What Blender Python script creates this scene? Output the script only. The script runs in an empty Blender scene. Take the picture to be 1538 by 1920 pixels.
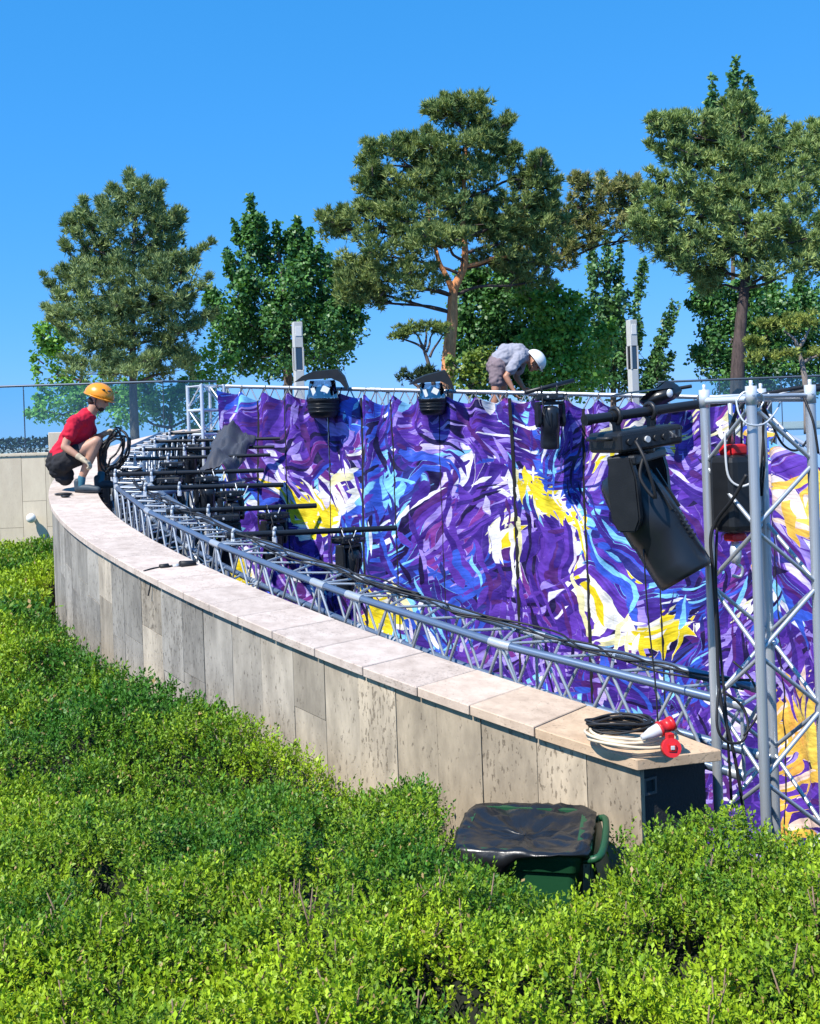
import bpy, bmesh, math, random
import numpy as np
from mathutils import Vector, Matrix, noise as mnoise

random.seed(7); np.random.seed(7)
rng = np.random.default_rng(11)
scene = bpy.context.scene

# ------------------------------------------------------------------ camera
EYE = 2.8                      # eye height above the hedge's ground
FPX, CX, CY = 2000.0, 769.0, 815.0
ROLL = math.radians(2.0)
CR, SR = math.cos(ROLL), math.sin(ROLL)

def P(px, py, d):
    """a point at depth d (metres in front of the viewpoint) given in photo pixels"""
    dx, dy = px - CX, CY - py
    a, b = dx * CR + dy * SR, -dx * SR + dy * CR
    return Vector((a / FPX * d, d, b / FPX * d + EYE))

cam_d = bpy.data.cameras.new('camera'); cam = bpy.data.objects.new('camera', cam_d)
scene.collection.objects.link(cam); scene.camera = cam
cam_d.sensor_fit = 'HORIZONTAL'; cam_d.sensor_width = 36.0
cam_d.lens = 36.0 * FPX / 1538.0
cam_d.shift_y = -(960.0 - CY) / 1538.0
cam_d.clip_start = 0.05; cam_d.clip_end = 6000
cam.matrix_world = Matrix(((CR, SR, 0, 0), (0, 0, -1, 0), (-SR, CR, 0, EYE), (0, 0, 0, 1)))

# ------------------------------------------------------------------ light
TOSUN = Vector((-0.42, -0.43, 0.80)).normalized()
elev = math.asin(TOSUN.z); azim = math.atan2(TOSUN.x, TOSUN.y)     # azimuth from +Y towards +X
world = bpy.data.worlds.new('World'); scene.world = world; world.use_nodes = True
wn = world.node_tree.nodes; wl = world.node_tree.links
for n in list(wn): wn.remove(n)
sky = wn.new('ShaderNodeTexSky'); sky.sky_type = 'NISHITA'; sky.sun_disc = False
sky.sun_elevation = elev; sky.sun_rotation = azim
sky.altitude = 1500; sky.air_density = 1.0; sky.dust_density = 0.0; sky.ozone_density = 3.0
# the whole sky graded to the photograph's saturated azure
ssp = wn.new('ShaderNodeSeparateColor'); scm = wn.new('ShaderNodeCombineColor'); wl.new(sky.outputs[0], ssp.inputs[0])
for k, (g_, t_) in enumerate(((0.95, 0.29), (0.42, 1.50), (0.40, 3.05))):
    pw = wn.new('ShaderNodeMath'); pw.operation = 'POWER'; pw.inputs[1].default_value = g_; wl.new(ssp.outputs[k], pw.inputs[0])
    ml = wn.new('ShaderNodeMath'); ml.operation = 'MULTIPLY'; ml.inputs[1].default_value = t_; wl.new(pw.outputs[0], ml.inputs[0]); wl.new(ml.outputs[0], scm.inputs[k])
bg = wn.new('ShaderNodeBackground'); bg.inputs['Strength'].default_value = 0.13
wo = wn.new('ShaderNodeOutputWorld')
wl.new(scm.outputs[0], bg.inputs[0]); wl.new(bg.outputs[0], wo.inputs[0])
sd = bpy.data.lights.new('sun', 'SUN'); sd.energy = 5.0; sd.angle = math.radians(0.5); sd.color = (1.0, 0.955, 0.88)
sun = bpy.data.objects.new('sun', sd); scene.collection.objects.link(sun)
sun.rotation_euler = TOSUN.to_track_quat('Z', 'Y').to_euler(); sun.location = (-20, -20, 40)
vs = scene.view_settings; vs.view_transform = 'Standard'; vs.look = 'None'; vs.gamma = 1.0
vs.exposure = 0.5; vs.use_curve_mapping = False
scene.render.resolution_x = 820; scene.render.resolution_y = 1024
scene.cycles.max_bounces = 8; scene.cycles.transparent_max_bounces = 12

# ------------------------------------------------------------------ materials
MATS = {}
def nt(name):
    m = bpy.data.materials.new(name); m.use_nodes = True
    MATS[name] = m
    t = m.node_tree
    b = t.nodes.get('Principled BSDF')
    return m, t.nodes, t.links, b

def simple(name, col, rough=0.6, metal=0.0, var=0.12, scale=6.0, bump=0.0, bscale=60.0, spec=0.5, coat=0.0):
    m, n, l, b = nt(name)
    tc = n.new('ShaderNodeTexCoord')
    no = n.new('ShaderNodeTexNoise'); no.inputs['Scale'].default_value = scale; no.inputs['Detail'].default_value = 5
    l.new(tc.outputs['Object'], no.inputs['Vector'])
    mr = n.new('ShaderNodeMapRange'); mr.inputs[3].default_value = 1 - var; mr.inputs[4].default_value = 1 + var
    l.new(no.outputs[0], mr.inputs[0])
    mx = n.new('ShaderNodeVectorMath'); mx.operation = 'SCALE'; mx.inputs[0].default_value = col[:3]
    l.new(mr.outputs[0], mx.inputs['Scale']); l.new(mx.outputs[0], b.inputs['Base Color'])
    r2 = n.new('ShaderNodeMapRange'); r2.inputs[3].default_value = max(0.02, rough - 0.1); r2.inputs[4].default_value = min(1, rough + 0.1)
    l.new(no.outputs[0], r2.inputs[0]); l.new(r2.outputs[0], b.inputs['Roughness'])
    b.inputs['Metallic'].default_value = metal
    b.inputs['Specular IOR Level'].default_value = spec
    b.inputs['Coat Weight'].default_value = coat
    if bump:
        n2 = n.new('ShaderNodeTexNoise'); n2.inputs['Scale'].default_value = bscale; n2.inputs['Detail'].default_value = 4
        l.new(tc.outputs['Object'], n2.inputs['Vector'])
        bp = n.new('ShaderNodeBump'); bp.inputs['Strength'].default_value = bump; bp.inputs['Distance'].default_value = 0.01
        l.new(n2.outputs[0], bp.inputs['Height']); l.new(bp.outputs[0], b.inputs['Normal'])
    return m

def stone(name, c1, c2, pit=0.5, use_obj_col=True, zstretch=0.35, scale=7.0):
    """travertine: veined, pitted, with weather stains; tinted by the object's own colour"""
    m, n, l, b = nt(name)
    tc = n.new('ShaderNodeTexCoord'); oi = n.new('ShaderNodeObjectInfo')
    mp = n.new('ShaderNodeMapping'); mp.inputs['Scale'].default_value = (1, 1, zstretch)
    l.new(tc.outputs['Object'], mp.inputs[0])
    ad = n.new('ShaderNodeVectorMath'); ad.operation = 'ADD'
    rv = n.new('ShaderNodeVectorMath'); rv.operation = 'SCALE'; rv.inputs[0].default_value = (13.1, 7.7, 5.3)
    l.new(oi.outputs['Random'], rv.inputs['Scale']); l.new(mp.outputs[0], ad.inputs[0]); l.new(rv.outputs[0], ad.inputs[1])
    no = n.new('ShaderNodeTexNoise'); no.inputs['Scale'].default_value = scale; no.inputs['Detail'].default_value = 8; no.inputs['Roughness'].default_value = 0.65
    l.new(ad.outputs[0], no.inputs['Vector'])
    cr = n.new('ShaderNodeValToRGB'); cr.color_ramp.elements[0].position = 0.3; cr.color_ramp.elements[1].position = 0.7
    cr.color_ramp.elements[0].color = (*c1, 1); cr.color_ramp.elements[1].color = (*c2, 1)
    l.new(no.outputs[0], cr.inputs[0])
    # pits
    n2 = n.new('ShaderNodeTexNoise'); n2.inputs['Scale'].default_value = 62; n2.inputs['Detail'].default_value = 4; n2.inputs['Roughness'].default_value = 0.55
    l.new(ad.outputs[0], n2.inputs['Vector'])
    n3 = n.new('ShaderNodeTexNoise'); n3.inputs['Scale'].default_value = 2.2; n3.inputs['Detail'].default_value = 3
    l.new(ad.outputs[0], n3.inputs['Vector'])
    mm = n.new('ShaderNodeMath'); mm.operation = 'MULTIPLY_ADD'; mm.inputs[1].default_value = 0.35; l.new(n3.outputs[0], mm.inputs[0]); l.new(n2.outputs[0], mm.inputs[2])
    pr = n.new('ShaderNodeMapRange'); pr.inputs[1].default_value = 0.77; pr.inputs[2].default_value = 0.84; l.new(mm.outputs[0], pr.inputs[0])
    pm = n.new('ShaderNodeMath'); pm.operation = 'MULTIPLY'; pm.inputs[1].default_value = pit; l.new(pr.outputs[0], pm.inputs[0])
    mx = n.new('ShaderNodeMix'); mx.data_type = 'RGBA'; mx.inputs['B'].default_value = (0.07, 0.055, 0.04, 1)
    l.new(pm.outputs[0], mx.inputs['Factor']); l.new(cr.outputs[0], mx.inputs['A'])
    out = mx.outputs['Result']
    if use_obj_col:
        m2 = n.new('ShaderNodeMix'); m2.data_type = 'RGBA'; m2.blend_type = 'MULTIPLY'; m2.inputs['Factor'].default_value = 1
        l.new(out, m2.inputs['A']); l.new(oi.outputs['Color'], m2.inputs['B']); out = m2.outputs['Result']
    l.new(out, b.inputs['Base Color'])
    b.inputs['Roughness'].default_value = 0.85
    bp = n.new('ShaderNodeBump'); bp.inputs['Strength'].default_value = 0.5; bp.inputs['Distance'].default_value = 0.006
    sm = n.new('ShaderNodeMath'); sm.operation = 'SUBTRACT'; l.new(no.outputs[0], sm.inputs[0]); l.new(pm.outputs[0], sm.inputs[1])
    l.new(sm.outputs[0], bp.inputs['Height']); l.new(bp.outputs[0], b.inputs['Normal'])
    return m

def leafmat(name, trans=0.35, rough=0.5, spec=0.35):
    m, n, l, b = nt(name)
    at = n.new('ShaderNodeAttribute'); at.attribute_name = 'tint'
    l.new(at.outputs['Color'], b.inputs['Base Color'])
    b.inputs['Roughness'].default_value = rough; b.inputs['Specular IOR Level'].default_value = spec
    tr = n.new('ShaderNodeBsdfTranslucent')
    g = n.new('ShaderNodeMix'); g.data_type = 'RGBA'; g.blend_type = 'MULTIPLY'; g.inputs['Factor'].default_value = 1
    g.inputs['B'].default_value = (1.5, 1.5, 0.6, 1); l.new(at.outputs['Color'], g.inputs['A']); l.new(g.outputs['Result'], tr.inputs[0])
    ms = n.new('ShaderNodeMixShader'); ms.inputs[0].default_value = trans
    o = n.get('Material Output')
    l.new(b.outputs[0], ms.inputs[1]); l.new(tr.outputs[0], ms.inputs[2]); l.new(ms.outputs[0], o.inputs[0])
    return m

def bark(name, c1, c2, c3=None, zsplit=None):
    m, n, l, b = nt(name)
    tc = n.new('ShaderNodeTexCoord')
    mp = n.new('ShaderNodeMapping'); mp.inputs['Scale'].default_value = (9, 9, 2.2); l.new(tc.outputs['Object'], mp.inputs[0])
    v = n.new('ShaderNodeTexNoise'); v.inputs['Scale'].default_value = 1.6; v.inputs['Detail'].default_value = 7; v.inputs['Roughness'].default_value = 0.7
    l.new(mp.outputs[0], v.inputs['Vector'])
    cr = n.new('ShaderNodeValToRGB'); cr.color_ramp.elements[0].position = 0.35; cr.color_ramp.elements[1].position = 0.68
    cr.color_ramp.elements[0].color = (*c1, 1); cr.color_ramp.elements[1].color = (*c2, 1)
    l.new(v.outputs[0], cr.inputs[0]); out = cr.outputs[0]
    if c3:
        sx = n.new('ShaderNodeSeparateXYZ'); l.new(tc.outputs['Object'], sx.inputs[0])
        mr = n.new('ShaderNodeMapRange'); mr.inputs[1].default_value = zsplit; mr.inputs[2].default_value = zsplit + 0.7; l.new(sx.outputs[2], mr.inputs[0])
        mx = n.new('ShaderNodeMix'); mx.data_type = 'RGBA'
        c4 = n.new('ShaderNodeValToRGB'); c4.color_ramp.elements[0].position = 0.35; c4.color_ramp.elements[1].position = 0.6
        c4.color_ramp.elements[0].color = (*[q * 0.45 for q in c3], 1); c4.color_ramp.elements[1].color = (*c3, 1); l.new(v.outputs[0], c4.inputs[0])
        l.new(mr.outputs[0], mx.inputs['Factor']); l.new(out, mx.inputs['A']); l.new(c4.outputs[0], mx.inputs['B']); out = mx.outputs['Result']
    l.new(out, b.inputs['Base Color']); b.inputs['Roughness'].default_value = 0.9
    bp = n.new('ShaderNodeBump'); bp.inputs['Strength'].default_value = 0.8; bp.inputs['Distance'].default_value = 0.03
    l.new(v.outputs[0], bp.inputs['Height']); l.new(bp.outputs[0], b.inputs['Normal'])
    return m

def glassmat(name, tint=(0.62, 0.82, 0.84), gloss=0.08, alpha=0.0):
    m, n, l, b = nt(name)
    n.remove(b)
    t = n.new('ShaderNodeBsdfTransparent'); t.inputs[0].default_value = (*tint, 1)
    g = n.new('ShaderNodeBsdfGlossy'); g.inputs['Roughness'].default_value = 0.02; g.inputs[0].default_value = (0.9, 0.95, 1, 1)
    fr = n.new('ShaderNodeFresnel'); fr.inputs[0].default_value = 1.45
    ad = n.new('ShaderNodeMath'); ad.operation = 'ADD'; ad.inputs[1].default_value = gloss - 0.04; ad.use_clamp = True; l.new(fr.outputs[0], ad.inputs[0])
    ms = n.new('ShaderNodeMixShader'); l.new(ad.outputs[0], ms.inputs[0]); l.new(t.outputs[0], ms.inputs[1]); l.new(g.outputs[0], ms.inputs[2])
    l.new(ms.outputs[0], n.get('Material Output').inputs[0])
    return m

def bannermat(name, warm=0.0):
    """abstract brushed print: streaks of violet, indigo, lavender and white, with yellow and cream patches"""
    m, n, l, b = nt(name)
    uv = n.new('ShaderNodeUVMap'); uv.uv_map = 'UVMap'
    w1 = n.new('ShaderNodeTexNoise'); w1.inputs['Scale'].default_value = 0.55; w1.inputs['Detail'].default_value = 1.5
    l.new(uv.outputs[0], w1.inputs['Vector'])
    sb = n.new('ShaderNodeVectorMath'); sb.operation = 'SUBTRACT'; sb.inputs[1].default_value = (0.5, 0.5, 0.5); l.new(w1.outputs['Color'], sb.inputs[0])
    sc = n.new('ShaderNodeVectorMath'); sc.operation = 'SCALE'; sc.inputs['Scale'].default_value = 1.9; l.new(sb.outputs[0], sc.inputs[0])
    ad = n.new('ShaderNodeVectorMath'); l.new(uv.outputs[0], ad.inputs[0]); l.new(sc.outputs[0], ad.inputs[1])
    # ragged edges
    w2 = n.new('ShaderNodeTexNoise'); w2.inputs['Scale'].default_value = 3.5; w2.inputs['Detail'].default_value = 2; l.new(uv.outputs[0], w2.inputs['Vector'])
    s2_ = n.new('ShaderNodeVectorMath'); s2_.operation = 'MULTIPLY_ADD'; s2_.inputs[1].default_value = (0.09, 0.09, 0); l.new(w2.outputs['Color'], s2_.inputs[0]); l.new(ad.outputs[0], s2_.inputs[2])
    def strokes(rot, sx, sy, off):
        """long dabs of paint: one random value for each dab, and where it sits"""
        m0 = n.new('ShaderNodeMapping'); m0.inputs['Rotation'].default_value = (0, 0, rot); l.new(s2_.outputs[0], m0.inputs[0])
        mp = n.new('ShaderNodeMapping'); mp.inputs['Scale'].default_value = (sx, sy, 1); mp.inputs['Location'].default_value = (off, off * 0.7, 0)
        l.new(m0.outputs[0], mp.inputs[0])
        t = n.new('ShaderNodeTexVoronoi'); t.voronoi_dimensions = '2D'; t.inputs['Scale'].default_value = 1.0; t.feature = 'SMOOTH_F1'; t.inputs['Smoothness'].default_value = 0.22
        l.new(mp.outputs[0], t.inputs['Vector'])
        sp = n.new('ShaderNodeSeparateColor'); l.new(t.outputs['Color'], sp.inputs[0])
        u0 = n.new('ShaderNodeMapping'); u0.vector_type = 'TEXTURE'; u0.inputs['Scale'].default_value = (sx, sy, 1); u0.inputs['Location'].default_value = (off, off * 0.7, 0); l.new(t.outputs['Position'], u0.inputs[0])
        um = n.new('ShaderNodeMapping'); um.vector_type = 'TEXTURE'; um.inputs['Rotation'].default_value = (0, 0, rot); l.new(u0.outputs[0], um.inputs[0])
        return sp.outputs[0], sp.outputs[1], um.outputs[0], t.outputs['Distance']
    def ramp(fac, stops, interp='CONSTANT'):
        r = n.new('ShaderNodeValToRGB'); e = r.color_ramp.elements
        while len(e) < len(stops): e.new(0.5)
        for k, (p, c) in enumerate(stops): e[k].position = p; e[k].color = (*c, 1)
        r.color_ramp.interpolation = interp
        l.new(fac, r.inputs[0]); return r.outputs[0]
    def noise(vec, scale, off, det=2.0):
        mp = n.new('ShaderNodeMapping'); mp.inputs['Location'].default_value = (off, off * 0.37, 0); l.new(vec, mp.inputs[0])
        t = n.new('ShaderNodeTexNoise'); t.inputs['Scale'].default_value = scale; t.inputs['Detail'].default_value = det; l.new(mp.outputs[0], t.inputs['Vector']); return t.outputs[0]
    def math_(op, a_, b_, c_=None):
        m_ = n.new('ShaderNodeMath'); m_.operation = op
        for k, q in enumerate((a_, b_, c_)):
            if q is None: continue
            if hasattr(q, 'links'): l.new(q, m_.inputs[k])
            else: m_.inputs[k].default_value = q
        return m_.outputs[0]
    def mixc(fac, a_, b_):
        m_ = n.new('ShaderNodeMix'); m_.data_type = 'RGBA'; l.new(fac, m_.inputs['Factor']); l.new(a_, m_.inputs['A']); l.new(b_, m_.inputs['B']); return m_.outputs['Result']
    navy = (0.014, 0.009, 0.055); ind = (0.050, 0.020, 0.22); vio = (0.115, 0.042, 0.38); pur = (0.085, 0.022, 0.16)
    lav = (0.33, 0.24, 0.69); pale = (0.64, 0.56, 0.82); whi = (0.86, 0.84, 0.90); blu = (0.04, 0.10, 0.56); cya = (0.22, 0.58, 0.86); mag = (0.20, 0.04, 0.27)
    purple = [(0.0, navy), (0.20, pur), (0.30, ind), (0.44, vio), (0.58, ind), (0.66, lav), (0.76, mag), (0.80, vio), (0.88, (0.50, 0.40, 0.78)), (0.94, pale), (0.99, whi)]
    blue = [(0.0, navy), (0.18, ind), (0.32, (0.03, 0.03, 0.20)), (0.42, blu), (0.56, vio), (0.64, blu), (0.72, cya), (0.80, ind), (0.86, cya), (0.92, whi)]
    gold = [(0.0, (0.70, 0.62, 0.80)), (0.12, (0.86, 0.83, 0.80)), (0.26, (0.80, 0.74, 0.40)), (0.34, (0.86, 0.82, 0.74)), (0.46, (0.82, 0.62, 0.02)), (0.62, (0.88, 0.70, 0.03))]
    if warm: gold = [(0.0, (0.84, 0.72, 0.68)), (0.14, (0.82, 0.60, 0.50)), (0.24, (0.84, 0.50, 0.08)), (0.5, (0.82, 0.42, 0.08)), (0.62, (0.86, 0.62, 0.10))]
    def layer(rot, sx, sy, off):
        r1, r2, pos, dist = strokes(rot, sx, sy, off)
        tone = math_('MULTIPLY_ADD', noise(pos, 1.1, off + 2.0), 0.9, math_('MULTIPLY_ADD', r1, 0.78, -0.31))
        hue = math_('GREATER_THAN', math_('MULTIPLY_ADD', r2, 0.10, noise(pos, 0.55, 7.3)), 0.585)
        yv = math_('MULTIPLY_ADD', r2, 0.03, noise(pos, 0.95, 16.4 + warm * 3.5, 1.0)); yel = math_('GREATER_THAN', yv, 0.628 - 0.045 * warm)
        g2 = math_('ADD', math_('MULTIPLY', math_('SUBTRACT', yv, 0.628 - 0.045 * warm), 7.0), math_('MULTIPLY', r1, 0.30))
        c = mixc(hue, ramp(tone, purple), ramp(tone, blue)); c = mixc(yel, c, ramp(g2, gold))
        return c, r1, r2, pos, dist
    ca, *_a = layer(0.85, 1.9, 12.0, 0.0); cb, *_b = layer(-1.15, 1.8, 11.5, 4.1)
    flow = math_('GREATER_THAN', noise(ad.outputs[0], 0.6, 3.3, 3.0), 0.5)
    base = mixc(flow, ca, cb)
    cf, r1, r2, pos, dist = layer(-0.35, 3.4, 21.0, 8.2)
    some = math_('GREATER_THAN', math_('MULTIPLY_ADD', noise(pos, 1.3, 5.0), 0.5, r2), 0.80)
    cf2, q1, q2, pos2, dist2 = layer(1.35, 3.0, 19.0, 15.7)
    some2 = math_('GREATER_THAN', math_('MULTIPLY_ADD', noise(pos2, 1.1, 9.0), 0.5, q2), 0.90)
    mm_ = mixc(some, base, cf); mm_ = mixc(some2, mm_, cf2)
    br = n.new('ShaderNodeMapping'); br.inputs['Scale'].default_value = (5, 40, 1); l.new(ad.outputs[0], br.inputs[0])
    bn = n.new('ShaderNodeTexNoise'); bn.inputs['Scale'].default_value = 1.0; bn.inputs['Detail'].default_value = 3; l.new(br.outputs[0], bn.inputs['Vector'])
    bm_ = n.new('ShaderNodeMapRange'); bm_.inputs[1].default_value = 0.3; bm_.inputs[2].default_value = 0.7; bm_.inputs[3].default_value = 0.72; bm_.inputs[4].default_value = 1.25; l.new(bn.outputs[0], bm_.inputs[0])
    m3 = n.new('ShaderNodeMix'); m3.data_type = 'RGBA'; m3.blend_type = 'MULTIPLY'; m3.inputs['Factor'].default_value = 1.0; l.new(mm_, m3.inputs['A']); l.new(bm_.outputs[0], m3.inputs['B'])
    l.new(m3.outputs['Result'], b.inputs['Base Color'])
    b.inputs['Roughness'].default_value = 0.42; b.inputs['Specular IOR Level'].default_value = 0.35
    nb = n.new('ShaderNodeTexNoise'); nb.inputs['Scale'].default_value = 5.0; nb.inputs['Detail'].default_value = 4; l.new(uv.outputs[0], nb.inputs['Vector'])
    bp = n.new('ShaderNodeBump'); bp.inputs['Strength'].default_value = 0.5; bp.inputs['Distance'].default_value = 0.05
    l.new(nb.outputs[0], bp.inputs['Height']); l.new(bp.outputs[0], b.inputs['Normal'])
    return m

M = {}
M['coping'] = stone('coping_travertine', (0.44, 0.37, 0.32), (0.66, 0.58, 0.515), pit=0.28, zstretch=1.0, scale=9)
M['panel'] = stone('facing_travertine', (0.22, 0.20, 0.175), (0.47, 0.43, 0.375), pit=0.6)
M['tan'] = stone('tan_limestone', (0.60, 0.50, 0.37), (0.70, 0.60, 0.45), pit=0.08)
M['core'] = simple('mortar', (0.10, 0.09, 0.08), 0.9)
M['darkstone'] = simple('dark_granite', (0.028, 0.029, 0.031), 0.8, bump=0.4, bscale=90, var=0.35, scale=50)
M['steel'] = simple('truss_aluminium', (0.50, 0.53, 0.56), 0.38, 0.55, var=0.22, scale=9)
M['bluesteel'] = simple('truss_aluminium_skytint', (0.17, 0.23, 0.33), 0.34, 0.6, var=0.25, scale=8)  # blue of the reflected sky put into the aluminium's base colour
M['bright'] = simple('clamp_aluminium', (0.72, 0.74, 0.76), 0.35, 0.4, var=0.1)
M['black'] = simple('black_powder_coat', (0.014, 0.015, 0.018), 0.42, var=0.25, scale=20)
M['blackpl'] = simple('black_plastic', (0.011, 0.012, 0.014), 0.45, var=0.3, scale=14, bump=0.08, bscale=140)
M['headpl'] = simple('fixture_shell', (0.013, 0.016, 0.022), 0.33, var=0.2, scale=10)
M['rubber'] = simple('black_rubber', (0.012, 0.012, 0.014), 0.6)
M['cloth'] = simple('black_cloth', (0.012, 0.012, 0.014), 0.95, bump=0.2, bscale=50)
M['tarp'] = simple('charcoal_tarp', (0.055, 0.055, 0.065), 0.55, bump=0.3, bscale=30)
M['bag'] = simple('bin_liner', (0.012, 0.013, 0.015), 0.30, bump=0.25, bscale=22, spec=0.5)
M['bin'] = simple('green_bin_plastic', (0.012, 0.075, 0.030), 0.45, var=0.15, bump=0.06)
M['red'] = simple('red_plastic', (0.62, 0.018, 0.020), 0.35, var=0.05)
M['cream'] = simple('cream_rubber', (0.66, 0.55, 0.40), 0.55, var=0.1)
M['greypl'] = simple('grey_plastic', (0.55, 0.56, 0.57), 0.45, var=0.05)
M['white'] = simple('white_enamel', (0.80, 0.80, 0.78), 0.4, var=0.04)
M['lens'] = simple('lens_glass', (0.02, 0.02, 0.03), 0.05, spec=0.9, coat=1.0)
M['glass'] = glassmat('railing_glass', (0.77, 0.90, 0.92), 0.05)
M['plastic_film'] = glassmat('clear_film', (0.75, 0.80, 0.88), 0.30)
M['rail'] = simple('rail_metal', (0.10, 0.13, 0.17), 0.4, 0.5)
M['postmetal'] = simple('lamp_column_metal', (0.60, 0.60, 0.58), 0.5, 0.1, var=0.08)
M['banner'] = bannermat('brushed_print', 0.0)
M['banner2'] = bannermat('brushed_print_warm', 1.0)
M['hedge'] = leafmat('hedge_leaf', 0.16, 0.45, 0.25)
M['leaf'] = leafmat('broad_leaf', 0.22, 0.45, 0.4)
M['needle'] = leafmat('pine_needle', 0.10, 0.6, 0.2)
M['soil'] = simple('soil', (0.05, 0.04, 0.03), 0.95, var=0.4, bump=0.6, bscale=30)
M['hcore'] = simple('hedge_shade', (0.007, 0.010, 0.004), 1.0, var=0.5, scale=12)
M['twig'] = simple('hedge_twig', (0.22, 0.15, 0.10), 0.85, var=0.3, scale=40)
M['paving'] = simple('pale_paving', (0.36, 0.33, 0.30), 0.85, var=0.15, scale=2)
M['floor'] = simple('arena_floor', (0.06, 0.06, 0.065), 0.85, var=0.3, scale=3)
M['deck'] = simple('plywood_deck', (0.16, 0.11, 0.07), 0.7, var=0.3)
M['barkpine'] = bark('scots_pine_bark', (0.10, 0.07, 0.055), (0.24, 0.17, 0.13), (0.85, 0.36, 0.15), 0.9)
M['bark'] = bark('grey_brown_bark', (0.06, 0.045, 0.04), (0.20, 0.15, 0.125))
M['barkdark'] = bark('dark_pine_bark', (0.035, 0.026, 0.024), (0.13, 0.09, 0.08))
M['barkpale'] = bark('pale_bark', (0.16, 0.13, 0.11), (0.38, 0.32, 0.28))
M['skin'] = simple('skin', (0.50, 0.27, 0.18), 0.5, var=0.1, scale=18)
M['skin2'] = simple('tanned_skin', (0.42, 0.20, 0.12), 0.5, var=0.1, scale=18)
M['redshirt'] = simple('red_cotton', (0.56, 0.006, 0.035), 0.9, var=0.15, bump=0.4, bscale=18)
M['greyshirt'] = simple('grey_cotton', (0.30, 0.30, 0.35), 0.9, var=0.12, bump=0.4, bscale=18)
M['blackshort'] = simple('black_cotton', (0.016, 0.016, 0.020), 0.9, var=0.2, bump=0.4, bscale=18)
M['mauveshort'] = simple('mauve_cotton', (0.20, 0.15, 0.165), 0.9, var=0.15, bump=0.4, bscale=18)
M['orange'] = simple('orange_helmet_shell', (0.85, 0.30, 0.008), 0.3, var=0.05, coat=0.4)
M['whitehel'] = simple('white_helmet_shell', (0.78, 0.77, 0.74), 0.35, var=0.05)
M['shoe'] = simple('slate_shoe', (0.035, 0.055, 0.075), 0.6, var=0.3)
M['teal'] = simple('teal_fabric', (0.03, 0.14, 0.20), 0.7, var=0.3)
M['glove'] = simple('work_glove', (0.48, 0.40, 0.28), 0.8, var=0.25, scale=30)
M['hair'] = simple('dark_hair', (0.03, 0.02, 0.015), 0.7)
M['eye'] = simple('eye', (0.03, 0.02, 0.02), 0.2)

# ------------------------------------------------------------------ helpers
COL = scene.collection
ORG = {}
def tag(o, label=None, cat=None, group=None, kind=None):
    if label: o['label'] = label
    if cat: o['category'] = cat
    if group: o['group'] = group
    if kind: o['kind'] = kind
    return o
def thing(name, loc, label, cat, group=None):
    o = bpy.data.objects.new(name, None); COL.objects.link(o)
    o.empty_display_size = 0.1
    o.location = loc; ORG[o.name] = Vector(loc)
    return tag(o, label, cat, group)
def org(parent):
    return ORG.get(parent.name, Vector((0, 0, 0))) if parent else Vector((0, 0, 0))
def obj_from_mesh(name, me, mat, parent=None):
    o = bpy.data.objects.new(name, me); COL.objects.link(o)
    if mat and not me.materials: me.materials.append(mat)
    if parent: o.parent = parent; ORG[o.name] = org(parent)
    return o

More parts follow.
